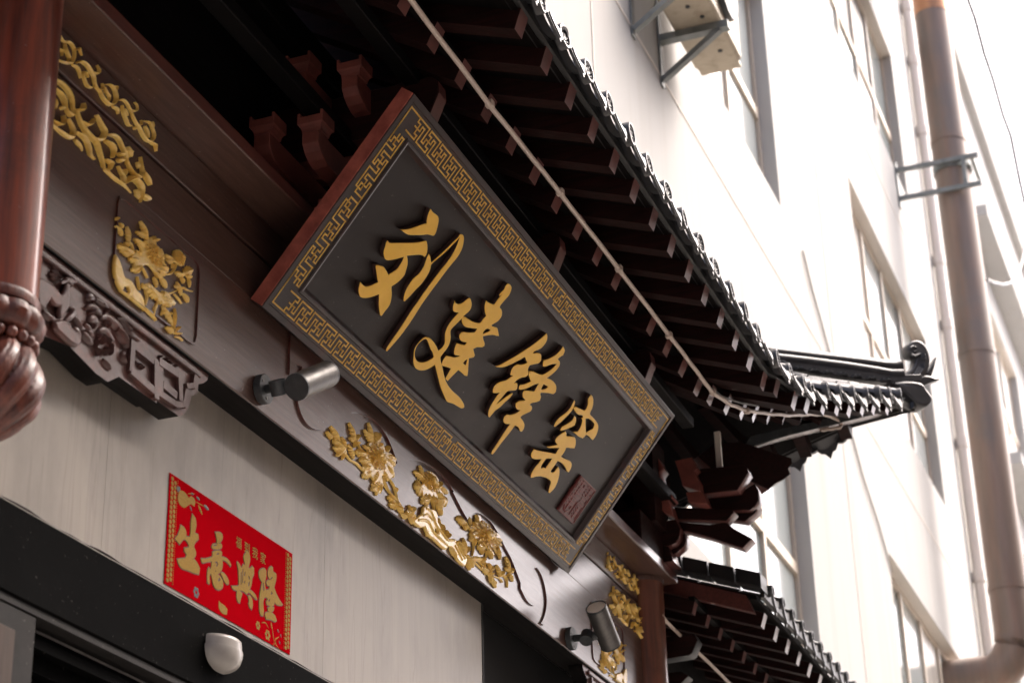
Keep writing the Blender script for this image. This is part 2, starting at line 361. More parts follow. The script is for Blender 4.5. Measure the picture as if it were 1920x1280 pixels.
def relief(name, fr, loops, depth, mats, parent, h0=0.0, bev=0.0, smooth=True, sm=3, off=None):
    """solid plate with the given outline(s) standing on the frame's plane; inner loops are holes"""
    cu = bpy.data.curves.new(name, 'CURVE'); cu.dimensions = '2D'; cu.fill_mode = 'BOTH'
    for lp in loops:
        pts = smooth_loop(lp, True, sm) if smooth else lp
        sp = cu.splines.new('POLY'); sp.points.add(len(pts)-1)
        for q, p in zip(sp.points, pts): q.co = (p[0], p[1], 0, 1)
        sp.use_cyclic_u = True
    cu.extrude = max(1e-5, depth/2-bev); cu.bevel_depth = bev; cu.bevel_resolution = 1
    cu.offset = -bev if off is None else off
    ob = bpy.data.objects.new('tmp', cu)
    me = bpy.data.meshes.new_from_object(ob)
    bpy.data.objects.remove(ob); bpy.data.curves.remove(cu)
    me.name = name
    me.materials.clear()
    if not isinstance(mats, (list, tuple)): mats = [mats]
    for m in mats: me.materials.append(M[m])
    me.update()
    if len(mats) > 1:
        for p in me.polygons: p.material_index = 0 if p.normal.z > 0.25 else 1
    else:
        for p in me.polygons: p.material_index = 0
    me.transform(Matrix.Translation((0, 0, h0+depth/2)))
    mx_ = fr.mtx(); me.transform(mx_)
    if mx_.determinant() < 0: me.flip_normals()
    if bev:
        me.polygons.foreach_set('use_smooth', [True]*len(me.polygons)); me.set_sharp_from_angle(angle=math.radians(50))
    return link(name, me, parent)

def resample(pts, n):
    P = [V((p[0], p[1])) for p in pts]; L = [0]
    for a, b in zip(P, P[1:]): L.append(L[-1]+(b-a).length)
    out = []; j = 0
    for i in range(n):
        d = L[-1]*i/(n-1)
        while j < len(L)-2 and L[j+1] < d: j += 1
        t = (d-L[j])/max(1e-9, L[j+1]-L[j]); out.append(P[j].lerp(P[j+1], min(1, t)))
    return out
def vine(mb, fr, uv, wd, h, h0=0.0, taper=(0.5, 0.35), mi=0, ns=None):
    """carved stem: rounded ribbon lying on the plane"""
    pts = smooth_loop(uv, False, 4, 80)
    n = ns or max(6, min(26, len(pts)))
    pts = resample(pts, n); o = len(mb.v)
    for i, p in enumerate(pts):
        t = i/(n-1)
        k = min(1, taper[0]+(1-taper[0])*t/0.3) * min(1, taper[1]+(1-taper[1])*(1-t)/0.35)
        d = (pts[min(i+1, n-1)]-pts[max(i-1, 0)])
        d = d.normalized() if d.length > 1e-9 else V((1, 0)); nn = V((-d.y, d.x))
        ww = wd*k*0.5; hh = h*(0.55+0.45*k)
        for (a, b) in ((-1, -0.02), (-0.72, 0.7), (0, 1.0), (0.72, 0.7), (1, -0.02)):
            q = p+nn*ww*a; mb.v.append(tuple(fr.P(q.x, q.y, h0+hh*b)))
    for i in range(n-1):
        for k in range(4):
            mb.f.append([o+i*5+k, o+i*5+k+1, o+(i+1)*5+k+1, o+(i+1)*5+k]); mb.m.append(mi)
    mb.f.append([o+k for k in range(5)]); mb.m.append(mi)
    mb.f.append([o+(n-1)*5+k for k in reversed(range(5))]); mb.m.append(mi)
def leaf(mb, fr, base, tip, ratio, h, h0=0.0, lobes=3, mi=0, wid=None):
    b, t = V(base), V(tip); d = t-b; ln = d.length
    if ln < 1e-6: return
    d /= ln; nn = V((-d.y, d.x)); ww = wid or ln*ratio
    lobes += 1; ww *= 1.10; rows = 2*lobes+2; o = len(mb.v)
    for i in range(rows+1):
        s = i/rows
        env = math.sin(math.pi*min(1, s*0.86+0.12))**0.8
        saw = 1.0 if i % 2 else 0.52
        if i in (0, rows): env = 0.06
        for sd in (-1, 1):
            q = b+d*ln*(s+(0.05 if i % 2 else 0))+nn*sd*ww*0.5*env*saw
            if i == rows: q = b+d*ln
            mb.v.append(tuple(fr.P(q.x, q.y, h0+h*(0.12+0.3*s))))
        q = b+d*ln*s
        mb.v.append(tuple(fr.P(q.x, q.y, h0+h*(0.55+0.55*math.sin(math.pi*s)))))
    for i in range(rows):
        a = o+3*i; c = a+3
        mb.f += [[a, a+2, c+2, c], [a+2, a+1, c+1, c+2]]; mb.m += [mi, mi]
    # skirt down to the panel
    for i in range(rows):
        for sd in (0, 1):
            p0 = V(mb.v[o+3*i+sd]); p1 = V(mb.v[o+3*(i+1)+sd])
            k = len(mb.v); mb.v += [tuple(p0-fr.n*h*0.6), tuple(p1-fr.n*h*0.6)]
            mb.f.append([o+3*i+sd, o+3*(i+1)+sd, k+1, k]); mb.m.append(mi)
def flower(mb, fr, c, A, B, h, h0=0.0, rings=4, rnd=None, mi=0):
    """peony: rings of cupped petals; A and B are half-axis vectors in the plane"""
    rnd = rnd or random
    c, A, B = V(c), V(A), V(B)
    for r in range(rings):
        rr = 1.0-0.24*r; n = [13, 11, 9, 6, 4][r]
        for k in range(n):
            g = 2*math.pi*(k+0.5*(r % 2)+rnd.uniform(-.18, .18))/n
            du = math.cos(g); dv = math.sin(g)
            tip = c+A*du*rr*rnd.uniform(.9, 1.08)+B*dv*rr*rnd.uniform(.9, 1.08)
            bs = c+A*du*rr*0.38+B*dv*rr*0.38
            sd = (A*-dv+B*du)*rr*(2.9/n)*0.62
            hb = h0+h*(0.30+0.24*r); o = len(mb.v)
            prof = [(0.0, 0.55, 0.0), (0.45, 1.0, 0.10), (0.8, 0.85, 0.26), (1.0, 0.35, 0.16)]
            for (s, wv, hv) in prof:
                q = bs.lerp(tip, s)
                mb.v.append(tuple(fr.P(*(q-sd*wv), hb+h*(hv+0.12))))
                mb.v.append(tuple(fr.P(*q, hb+h*(hv-0.05))))
                mb.v.append(tuple(fr.P(*(q+sd*wv), hb+h*(hv+0.12))))
            for i in range(3):
                a = o+3*i
                mb.f += [[a, a+1, a+4, a+3], [a+1, a+2, a+5, a+4]]; mb.m += [mi, mi]
            k0 = len(mb.v)
            e = [V(mb.v[o+9]), V(mb.v[o+10]), V(mb.v[o+11])]
            mb.v += [tuple(x-fr.n*h*0.5) for x in e]
            mb.f += [[o+9, o+10, k0+1, k0], [o+10, o+11, k0+2, k0+1]]; mb.m += [mi, mi]
    # heart
    for k in range(7):
        q = c+A*rnd.uniform(-.18, .18)+B*rnd.uniform(-.18, .18)
        p = fr.P(*q, h0+h*1.2); mb.ball(p, max(A.length, B.length)*0.09, 6, mi)
    # under-body so that no gap shows the panel between petals
    o = len(mb.v); n = 16
    mb.v.append(tuple(fr.P(*c, h0+h*0.9)))
    for k in range(n):
        g = 2*math.pi*k/n; q = c+A*math.cos(g)*.86+B*math.sin(g)*.86
        mb.v.append(tuple(fr.P(*q, h0)))
    for k in range(n): mb.f.append([o, o+1+k, o+1+(k+1) % n]); mb.m.append(mi)

# ================================================================== SETTING
mb = MB(); mb.add([(-400, -400, 0), (600, -400, 0), (600, 400, 0), (-400, 400, 0)], [(0, 1, 2, 3)])
mb.build('ground', 'paving', kind='structure')

# ------------------------------------------------------------------ tall white building behind (its wall stands 0.15 m behind the shop wall)
YB = 0.15
RPW = random.Random(4)
M['pane_curtain'] = mat('curtained_pane', (0.58, 0.56, 0.52), (0.50, 0.48, 0.45), 0.25, scale=4, stretch=(6, 1, .3), spec=0.6)
M['pane_tint'] = mat('tinted_pane', (0.26, 0.30, 0.30), (0.20, 0.24, 0.25), 0.08, scale=1.5, spec=0.8, rvar=0.03)
def building(name, label, x0, x1, ztop, wins, joints, cat='building'):
    b = thing(name, label, cat, (x0, YB, 0))
    xs = sorted({x0, x1, *[a for wn in wins for a in wn[:2]]}); zs = sorted({0, ztop, *[a for wn in wins for a in wn[2:4]]})
    wall = MB()
    for i in range(len(xs)-1):
        run = None
        for k in range(len(zs)-1):
            cx, cz = (xs[i]+xs[i+1])/2, (zs[k]+zs[k+1])/2
            hole = any(wn[0] < cx < wn[1] and wn[2] < cz < wn[3] for wn in wins)
            if not hole and run is None: run = zs[k]
            if run is not None and (hole or k == len(zs)-2):
                wall.box(xs[i], xs[i+1], YB, YB+0.3, run, zs[k] if hole else zs[k+1]); run = None
    bm_ob = wall.build('wall', 'plaster', b)
    back = MB(); back.box(x0, x1, YB+0.31, YB+6, 0, ztop); back.build('core', 'reveal', b)
    for wn in wins:
        (a, c, z0, z1), kw = wn[:4], wn[4]
        np_, tr, dark = kw.get('n', 4), kw.get('tr', 0.36), kw.get('dark')
        yf = YB+0.10; f = MB(); t = 0.055
        f.box(a, c, yf, yf+0.06, z1-t, z1); f.box(a, c, yf, yf+0.06, z0, z0+t)
        f.box(a, a+t, yf, yf+0.06, z0+t, z1-t); f.box(c-t, c, yf, yf+0.06, z0+t, z1-t)
        zt = z0+(z1-z0)*tr
        f.box(a+t, c-t, yf-0.004, yf+0.056, zt-0.05, zt+0.03)
        pw = (c-a-2*t)/np_
        for i in range(1, np_):
            f.box(a+t+i*pw-0.03, a+t+i*pw+0.03, yf-0.006, yf+0.054, z0+t, zt-0.05)
            f.box(a+t+i*pw-0.03, a+t+i*pw+0.03, yf-0.006, yf+0.054, zt+0.03, z1-t)
        fo = f.build('window', 'win_frame', b)
        for i in range(np_):
            for lo, hi, lv in ((z0+t, zt-0.05, 0), (zt+0.03, z1-t, 1)):
                p = MB(); p.box(a+t+i*pw+0.03, a+t+(i+1)*pw-0.03, yf+0.02, yf+0.03, lo, hi)
                po = p.build('pane', 'pane_dark' if (dark is not None and (i, lv) in dark) else RPW.choice(['pane', 'pane', 'pane_curtain', 'pane_tint']), b); sub(po, fo)
        s = MB()   # soffit and jamb lining of the reveal
        s.add([(a, YB+.004, z1-.003), (c, YB+.004, z1-.003), (c, yf, z1-.003), (a, yf, z1-.003)], [(0, 1, 2, 3)])
        s.add([(a+.003, YB+.004, z0), (a+.003, YB+.004, z1), (a+.003, yf, z1), (a+.003, yf, z0)], [(0, 1, 2, 3)])
        so_ = s.build('reveal', 'reveal', b); sub(so_, fo)
    for (xa, xb, za, zb) in joints:
        j = MB(); j.box(xa, xb, YB-0.004, YB+0.02, za, zb); j.build('expansion_joint', 'reveal', b)
    return b
WINS = []
for z1 in (7.03, 10.60, 14.17, 17.74):
    for (a, c) in ((9.15, 12.87), (15.97, 19.76)):
        kw = dict(n=4, tr=0.42)
        if z1 == 14.17 and a > 15: kw['dark'] = {(1, 1), (2, 1)}
        WINS.append((a, c, z1-1.88, z1, kw))
J = []
for z in (4.3, 8.0, 11.55, 15.1): J.append((8.6, 23.1, z, z+0.02))
for x in (8.45, 14.4, 21.2): J.append((x, x+0.02, 0, 21))
building('white_building', 'tall white plastered building with cream framed windows behind the tiled eave', 5.0, 23.2, 21.5, WINS, J)
W2 = []
for z1 in (10.5, 14.2, 17.9, 21.6):
    for a in (26.2, 31.0, 36.0):
        W2.append((a, a+3.4, z1-1.9, z1, dict(n=3, tr=0.4)))
fb = building('far_building', 'distant pale building with balcony slabs beside the rusty flue pipe', 24.6, 46, 18.0, [q for q in W2 if q[3] < 17.9], [])
for z in (7.5, 11.2, 14.9):
    s = MB(); s.box(25.4, 44, YB-0.3, YB-0.002, z, z+0.16); s.build('balcony_slab', 'plaster', fb)
s = MB(); s.box(24.6, 46, YB-0.12, YB+6, 18.002, 18.4); s.build('roof_slab', 'plaster', fb)

# unseen block added across the street to shade the front and darken beam reflections
ob = thing('unseen_opposite_block', 'unseen brown block added behind the camera to shade the shop front', 'building', (0, -9, 0))
f = MB(); f.box(-40, 25, -18, -9, 0, 14.0); f.build('wall', 'brick', ob)
for fl in range(4):
    for i in range(21):
        x = -38+3.0*i
        f = MB(); f.box(x, x+1.5, -9.0, -8.97, 1.0+3.0*fl, 2.6+3.0*fl); f.build('window', 'pane_dark', ob)
# flue pipe on brackets, elbow into the wall at its foot
PYO = -0.42
PX0 = on(1743, 0, 1, PYO)
RP = 0.187
fp = thing('flue_pipe', 'fat rusty copper coloured flue pipe running up the white building', 'pipe', (PX0.x, PYO, 5))
zel = onp(1868, 1195, (0, 1, 0), PYO).z
for k, (za, zb) in enumerate(((zel+0.42, 7.6), (7.6, 10.1), (10.1, 12.6), (12.6, 22.0))):
    m_ = MB(); m_.tube([(PX0.x, PYO, za+0.006), (PX0.x, PYO, zb-0.006)], RP, 28); m_.build('pipe_section', 'copper', fp, True)
    m_ = MB(); m_.tube([(PX0.x, PYO, zb-0.03), (PX0.x, PYO, zb+0.03)], RP+0.008, 28)
    m_.build('seam_band', 'copper', fp, True)
el = [(PX0.x, PYO, zel+0.43)]
for i in range(9):
    g = math.pi/2*i/8; el.append((PX0.x, PYO+0.30*(1-math.cos(g)), zel+0.42-0.36*math.sin(g)))
el.append((PX0.x-.02, .30, zel+.05))
m_ = MB(); m_.tube(el, RP+0.004, 28); m_.build('elbow', 'copper', fp, True)
zb = on(1690, 330, 1, YB).z
z_p = on(1800, 705, 1, PYO).z
hot = on(1755, 30, 1, PYO).z
m_ = MB(); m_.tube([(PX0.x, PYO, hot-0.28), (PX0.x, PYO, hot+0.28)], RP+0.004, 28); m_.build('repair_sleeve', 'copper_new', fp, True)
for zc in (on(1785, 320, 1, PYO).z,):
    c = thing('pipe_clamp', 'grey steel clamp bracket holding the flue pipe to the wall', 'bracket', (PX0.x, YB, zc))
    for dz in (0.0, -0.34):
        f = MB(); f.bar((PX0.x-RP-0.03, YB, zc+dz), (PX0.x-RP-0.03, PYO-RP-0.12, zc+dz), (0.02, 0, 0), (0, 0, 0.05)); f.build('arm', 'galv', c)
        if dz == 0:
            f = MB(); f.bar((PX0.x-RP-0.01, PYO-RP-0.05, zc), (PX0.x+RP+0.1, PYO-RP-0.05, zc), (0, 0.02, 0), (0, 0, 0.05)); f.build('cross_bar', 'galv', c)
            f = MB(); f.tube([(PX0.x, PYO, zc-0.03), (PX0.x, PYO, zc+0.06)], RP+0.018, 28); f.build('clamp_ring', 'galv', c, True)
    f = MB(); f.box(PX0.x-RP-0.07, PX0.x-RP+0.01, YB-0.02, YB-0.002, zc-0.42, zc+0.12); f.build('wall_plate', 'galv', c)
    f = MB(); f.bar((PX0.x-RP-0.03, PYO-RP+0.02, zc-0.29), (PX0.x-RP-0.03, PYO-RP+0.02, zc), (0.02, 0, 0), (0, 0.04, 0)); f.build('strut', 'galv', c)

# slim drain pipe
dx = on(1697, 10, 1, YB-0.06).x
dp = thing('drain_pipe', 'slim cream plastic drain pipe on the white wall beside the flue', 'pipe', (dx, YB-0.06, 0))
m_ = MB(); m_.tube([(dx, YB-0.075, 0), (dx, YB-0.075, 21.5)], 0.06, 14); m_.build('pipe', 'pvc', dp, True)
for py in (20, 120, 250, 490, 610, 830, 1080):
    zc = on(1697+py*0.125, py, 1, YB-0.06).z
    m_ = MB(); m_.tube([(dx, YB-0.075, zc-0.06), (dx, YB-0.075, zc+0.06)], 0.072, 14); m_.build('coupling', 'pvc', dp, True)

# wall cables
def cable(name, label, pts, r, m):
    c = MB(); c.tube(pts, r, 6); o = c.build(name, m, None, True); return tag(o, label, 'cable')
cable('wall_cable', 'thin grey cable running down the white wall beyond the eave', [on(x, y, 1, YB-0.012) for x, y in ((1505, 470), (1522, 540), (1540, 605), (1557, 668), (1618, 893), (1648, 985), (1672, 1071))], 0.007, 'cable_grey')
cable('loop_cable', 'black cable drooping in a loop past the right of the flue', [on(x, y, 1, YB-0.3) for x, y in ((1850, 524), (1862, 530), (1880, 534), (1896, 530), (1908, 515), (1916, 490), (1920, 470), (1926, 400))], 0.022, 'cable')
cable('roof_cable', 'dark cable sagging along the far building top edge', [on(x, y, 1, YB-0.45) for x, y in ((1815, 0), (1828, 35), (1845, 100), (1862, 150), (1880, 215), (1895, 255), (1912, 340), (1930, 420))], 0.03, 'cable')

# air conditioner on angle brackets
bx1 = on(1240, 150, 1, YB).x; bz = on(1240, 150, 1, YB).z
acx0, acx1, acz0 = bx1-0.52, bx1+0.55, bz+0.30
def acbr(x, lab):
    c = thing('ac_bracket', lab, 'bracket', (x, YB, bz), 'air conditioner brackets')
    f = MB(); f.box(x-0.03, x+0.03, YB-0.012, YB-0.002, bz-0.05, bz+0.62); f.build('wall_flange', 'galv', c)
    f = MB(); f.box(x-0.03, x+0.03, YB-0.43, YB-0.013, acz0-0.05, acz0-0.004); f.build('arm', 'galv', c)
    f = MB(); f.bar((x, YB-0.02, bz-0.02), (x, YB-0.38, acz0-0.06), (0.022, 0, 0), (0, 0.012, 0.03)); f.build('strut', 'galv', c)
acbr(bx1-0.0, 'green grey steel bracket under the right end of the air conditioner')
acbr(bx1-0.56, 'green grey steel bracket under the left end of the air conditioner')
ac = thing('air_conditioner', 'stained beige outdoor air conditioner unit seen from below', 'air conditioner', (bx1, -0.1, acz0))
f = MB(); f.box(acx0, acx1-0.1, YB-0.39, YB-0.10, acz0, acz0+0.62); f.build('casing', 'ac', ac, bevel=0.015)
f = MB(); f.box(acx0-0.03, acx1-0.04, YB-0.37, YB-0.12, acz0-0.003, acz0+0.02); f.build('base_pan', 'ac', ac)
f = MB(); f.tube([((acx0+acx1)/2+.05, YB-0.392, acz0+0.3), ((acx0+acx1)/2+.05, YB-0.43, acz0+0.3)], 0.22, 24); f.build('fan_grille', 'lamp_dark', ac, True)
for i in range(6):
    f = MB(); f.tube([(acx0+.15+i*.13, YB-.20-.05*(i % 3), acz0-.01), (acx0+.15+i*.13, YB-.20-.05*(i % 3), acz0-.003)], .014, 8); f.build('drain_hole', 'cable', ac)

# ================================================================== SHOP FRONT
# marble wall, lintel and door
sw = thing('shop_wall', 'beige vertically veined marble wall above the shop door', 'wall', (3, 0, 0))
XS = [1.2, 2.55, 3.9, 5.1, 6.354]
for a, b in zip(XS, XS[1:]):
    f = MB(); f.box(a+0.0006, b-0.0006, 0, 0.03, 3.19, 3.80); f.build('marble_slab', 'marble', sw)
f = MB(); f.box(1.2, 6.354, 0.031, 0.12, 2.9, 3.84); f.build('backing', 'ledge', sw)
f = MB(); n = 90; o = 0; rr = random.Random(3)
vs = []
for i in range(n+1):
    x = 1.2+(6.354-1.2)*i/n
    vs += [(x, -0.002, 3.194), (x, -0.034+rr.uniform(-.002, .002), 3.176+rr.uniform(-.003, .003))]
f.add(vs, [(2*i, 2*i+1, 2*i+3, 2*i+2) for i in range(n)])
f.build('chipped_ledge', 'ledge', sw)
ln = thing('door_lintel', 'glossy black painted lintel over the shop door', 'lintel', (3, 0, 2.97))
f = MB(); f.box(1.2, 6.354, -0.036, 0.028, 2.972, 3.172); f.build('face_board', 'black_paint', ln, bevel=0.004)
f = MB(); f.box(1.2, 6.354, -0.030, 0.028, 2.955, 2.9715); f.build('lower_bead', 'door_metal', ln)
dr = thing('shop_door', 'dark framed glass shop door below the black lintel', 'door', (4, 0.05, 0))
f = MB(); f.box(3.35, 3.62, -0.028, 0.06, 0, 2.953); f.build('door_post', 'door_metal', dr, bevel=0.004)
f = MB(); f.box(3.40, 3.535, -0.036, -0.0285, 0.3, 2.90); po = f.build('post_panel', 'door_wood', dr, bevel=0.003)
f = MB(); f.box(3.62, 6.35, 0.03, 0.075, 2.86, 2.95); f.build('top_track', 'black_paint', dr)
f = MB(); f.box(3.62, 6.35, 0.00, 0.028, 2.90, 2.925); f.build('track_lip', 'black_paint', dr)
f = MB(); f.box(3.62, 6.35, 0.06, 0.10, 2.79, 2.857); f.build('door_rail', 'black_paint', dr)
f = MB(); f.box(3.66, 6.35, 0.08, 0.09, 0.0, 2.788); f.build('glass_pane', 'door_glass', dr)
op = thing('side_opening', 'dark unlit recess between marble wall and right column', 'opening', (7, 0.1, 0))
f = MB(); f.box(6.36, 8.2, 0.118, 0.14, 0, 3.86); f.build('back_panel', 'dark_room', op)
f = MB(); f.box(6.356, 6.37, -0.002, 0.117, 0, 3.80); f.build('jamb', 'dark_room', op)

# ------------------------------------------------------------------ red couplet poster
FW = Frame((0, 0, 0), (1, 0, 0), (0, 0, 1), (0, -1, 0))
pt = thing('poster', 'red new year poster with large gold characters on the marble wall', 'poster', (5, 0, 3.2))
PXL, PXR, PZ0, PZ1 = 4.193, 4.888, 3.207, 3.503
f = MB(); f.box(PXL, PXR, -0.0022, -0.0006, PZ0, PZ1); f.build('paper', 'poster', pt)
K = crop(320, 960, 4.571)
PCH = [
 [[(185,15),(210,50),(218,110),(205,175),(235,190),(238,230),(205,265),(200,300),(215,340),(210,375),(195,395),(225,430),(248,480),(240,530),(200,520),(140,495),(95,480),(65,440),(55,400),(85,395),(125,390),(135,360),(115,330),(115,305),(155,300),(150,270),(125,235),(105,235),(75,275),(35,225),(60,190),(75,150),(85,110),(115,130),(132,170),(130,205),(165,210),(170,160),(172,80)]],
]
PCH = [[K(lp) for lp in ch] for ch in PCH]
Kb, Kc = crop(370, 990, 5.6), crop(420, 1020, 5.6)
PCH += [[Kb(lp) for lp in ch] for ch in (
 [[(185,40),(235,42),(262,65),(262,110),(235,150),(200,155),(203,125),(195,80)]],
 [[(165,165),(210,160),(245,160),(258,180),(252,205),(215,220),(165,215),(148,195)], [(165,176),(212,166),(200,182),(168,186)]],
 [[(160,245),(200,232),(245,238),(258,260),(250,295),(300,310),(335,345),(352,385),(345,398),(305,350),(262,330),(265,380),(255,430),(235,465),(210,480),(235,500),(262,540),(270,580),(262,625),(225,645),(190,630),(165,590),(155,540),(140,470),(125,500),(130,560),(122,585),(105,570),(102,500),(105,440),(120,408),(135,430),(145,400),(150,345),(100,352),(55,362),(40,340),(40,315),(90,318),(155,298)],
  [(195,275),(212,255),(228,262),(222,275)], [(180,350),(205,345),(218,375),(205,400),(192,395),(205,375)], [(182,438),(196,444),(190,462)], [(213,545),(230,508),(242,540),(226,562)]],
 [[(240,470),(265,460),(300,495),(325,540),(330,575),(318,590),(290,570),(260,510)]],
 [[(522,235),(545,265),(553,320),(545,370),(535,410),(552,420),(575,395),(592,420),(592,480),(575,520),(565,600),(545,640),(580,665),(610,700),(625,745),(605,740),(570,700),(535,670),(515,690),(490,665),(440,645),(470,685),(455,730),(445,780),(425,770),(410,720),(415,655),(370,635),(358,605),(420,605),(435,590),(432,520),(428,440),(415,370),(420,348),(445,380),(460,420),(480,375),(495,390),(500,370),(485,320),(490,280)],
  [(451,460),(461,455),(461,590),(451,590)], [(471,430),(481,425),(476,570),(467,570)], [(491,460),(503,450),(499,500),(488,500)], [(485,560),(501,545),(497,592)], [(531,500),(541,495),(551,530),(538,542)], [(534,570),(549,555),(541,612),(532,600)]],
 [[(528,705),(550,705),(572,740),(580,800),(570,852),(548,830),(535,790),(542,760)]])]
PCH += [[Kc(lp) for lp in (
  [(362,290),(385,260),(420,250),(442,275),(442,330),(430,380),(432,440),(440,480),(465,470),(480,440),(450,430),(442,400),(455,375),(490,370),(510,345),(500,340),(480,365),(462,340),(458,295),(470,250),(495,230),(512,245),(512,285),(545,310),(548,350),(535,410),(525,450),(545,510),(580,580),(615,630),(600,640),(555,635),(530,605),(520,640),(498,650),(525,660),(520,690),(495,710),(535,750),(550,800),(530,812),(490,790),(440,785),(430,745),(435,715),(470,710),(460,690),(455,665),(485,650),(445,630),(440,600),(460,570),(440,555),(420,560),(410,620),(415,700),(410,750),(385,745),(370,690),(370,560),(385,460),(398,395),(370,350)],
  [(405,405),(412,398),(422,470),(410,500)], [(486,520),(498,488),(509,515),(495,532)], [(457,590),(481,570),(478,602)])]]
for ch in PCH:
    uv = [[FW.px(x, y, 0.003) for x, y in lp] for lp in ch]
    relief('character_outline', FW, [uv[0]], 0.0008, 'poster_edge', pt, 0.0022, 0, sm=2, off=0.0022)
    relief('character', FW, uv, 0.0012, 'poster_gold', pt, 0.0026, 0, sm=2)
# the four small characters
tcu = bpy.data.curves.new('txt', 'FONT'); tcu.body = '福到我家'; tcu.size = 0.034; tcu.space_character = 1.75; tcu.extrude = 0.0004
tob = bpy.data.objects.new('tmp', tcu); tme = bpy.data.meshes.new_from_object(tob); bpy.data.objects.remove(tob)
tme.materials.clear(); tme.materials.append(M['poster_gold'])
u0, v0 = FW.px(443, 998, .003)
tme.transform(Matrix.Translation((u0, v0-0.036, 0.0029))); tme.transform(FW.mtx())
link('small_characters', tme, pt)
# side borders: coin lattice strips
for sgn, xa in ((1, PXL+0.006), (-1, PXR-0.006-0.030)):
    s = MB(); nb = 22; hb = (PZ1-PZ0-0.012)/nb
    for i in range(nb):
        z = PZ0+0.006+hb*(i+0.5)
        for dx_ in (0.0075, 0.0225):
            zz = z+(hb*0.5 if dx_ > 0.01 else 0)
            if zz+hb*.5 > PZ1-.004: continue
            pts = [(xa+dx_+0.0066*math.cos(a*math.pi/4), -0.0032, zz+hb*0.45*math.sin(a*math.pi/4)) for a in range(8)]
            s.prism(pts, (0, 0.0008, 0))
    for i in range(46):
        z = PZ0+0.006+(PZ1-PZ0-0.012)*(i+.5)/46; xx = xa+0.0345 if sgn > 0 else xa-0.0045
        s.box(xx-.0012, xx+.0012, -.0032, -.0024, z-.0014, z+.0014)
    s.build('border_strip', 'poster_gold', pt, kind='stuff')
# corner flowers, gourd, ingot
def blossom(x, y, r, m, nm='printed_flower', h=.0028):
    s = MB(); u, v = FW.px(x, y, .003)
    for k in range(6):
        g = 2*math.pi*k/6; pts = []
        for a in range(8):
            b_ = 2*math.pi*a/8; pts.append(FW.P(u+r*.62*math.cos(g)+r*.36*math.cos(b_), v+r*.62*math.sin(g)+r*.36*math.sin(b_), h))
        s.prism(pts, (0, 0.0005, 0))
    s.build(nm, m, pt)
CN = crop(300, 880, 10.667)
blossom(*K([(220, 685)])[0], 0.016, 'poster_dark'); blossom(*K([(750, 968)])[0], 0.013, 'poster_gold'); blossom(*K([(832, 1050)])[0], 0.016, 'poster_gold')
relief('gourd', FW, [[FW.px(x, y, .003) for x, y in CN([(400,420),(470,430),(540,500),(580,570),(620,530),(680,570),(710,640),(690,740),(620,690),(560,720),(480,760),(400,700),(360,600),(365,500)])]], .0008, 'poster_gold', pt, .0022)
relief('plum', FW, [[FW.px(x, y, .003) for x, y in CN([(340,330),(400,340),(410,400),(370,450),(330,410)])]], .0008, 'poster_dark', pt, .0022)
relief('ingot', FW, [[FW.px(x, y, .003) for x, y in K([(415,755),(430,775),(465,800),(487,830),(482,875),(450,870),(420,835),(412,790)])]], .0008, 'poster_gold', pt, .0022)
s = MB()
for p in ([(780,945),(815,945),(840,990)], [(865,940),(875,1010),(890,1100),(930,1170)], [(930,1065),(900,1090),(905,1130)]):
    vine(s, FW, [FW.px(x, y, .003) for x, y in K(p)], .0035, .0006, .0022)
for b_, t_ in (((870,1000),(862,940)), ((890,1120),(880,1145))): leaf(s, FW, FW.px(*K([b_])[0], .003), FW.px(*K([t_])[0], .003), .4, .0007, .0022)
for p in ([(560,480),(700,480)], [(720,640),(860,720),(890,740)]): vine(s, FW, [FW.px(x, y, .003) for x, y in CN(p)], .003, .0006, .0022)
leaf(s, FW, FW.px(*CN([(770,700)])[0], .003), FW.px(*CN([(850,900)])[0], .003), .35, .0007, .0022)
s.build('printed_stems', 'poster_gold', pt)
s = MB()
for b_, t_ in (((620,470),(680,500)), ((730,540),(800,610)), ((880,710),(980,800)), ((600,720),(640,830))): leaf(s, FW, FW.px(*CN([b_])[0], .003), FW.px(*CN([t_])[0], .003), .5, .0007, .0022)
for b_, t_ in (((915,1000),(928,1030)), ((940,1040),(950,1070)), ((930,1095),(940,1130))): leaf(s, FW, FW.px(*K([b_])[0], .003), FW.px(*K([t_])[0], .003), .6, .0007, .0022)
s.build('printed_leaves', 'poster_dark', pt)

# wall lamp on the lintel
wl = thing('wall_lamp', 'small white dome lamp fixed on the black lintel', 'lamp', (4.44, -0.036, 3.03))
c0 = on(411, 1222, 1, -0.036); R_ = 0.066
def bowl(name, zs, k):
    s = MB(); vs = []; n = len(zs)
    for (r_, z) in zs:
        for i in range(15):
            g = math.pi*i/14; vs.append((c0.x-R_*k*r_*math.cos(g)*1.12, -0.0365-R_*k*r_*math.sin(g)*.80, c0.z+z))
    s.add(vs, [(j*15+i, j*15+i+1, (j+1)*15+i+1, (j+1)*15+i) for j in range(n-1) for i in range(14)])
    return s.build(name, 'white_plastic', wl, True, angle=50)
bowl('upper_cap', [(.02, .034), (.5, .0335), (.90, .032), (.985, .028), (1.0, .020), (1.0, -.012)], .98)
bowl('lower_bowl', [(.97, .0045), (1.03, .004), (1.04, .000), (1.02, -.012), (.94, -.027), (.80, -.038), (.60, -.046), (.34, -.052), (.02, -.054)], 1.0)

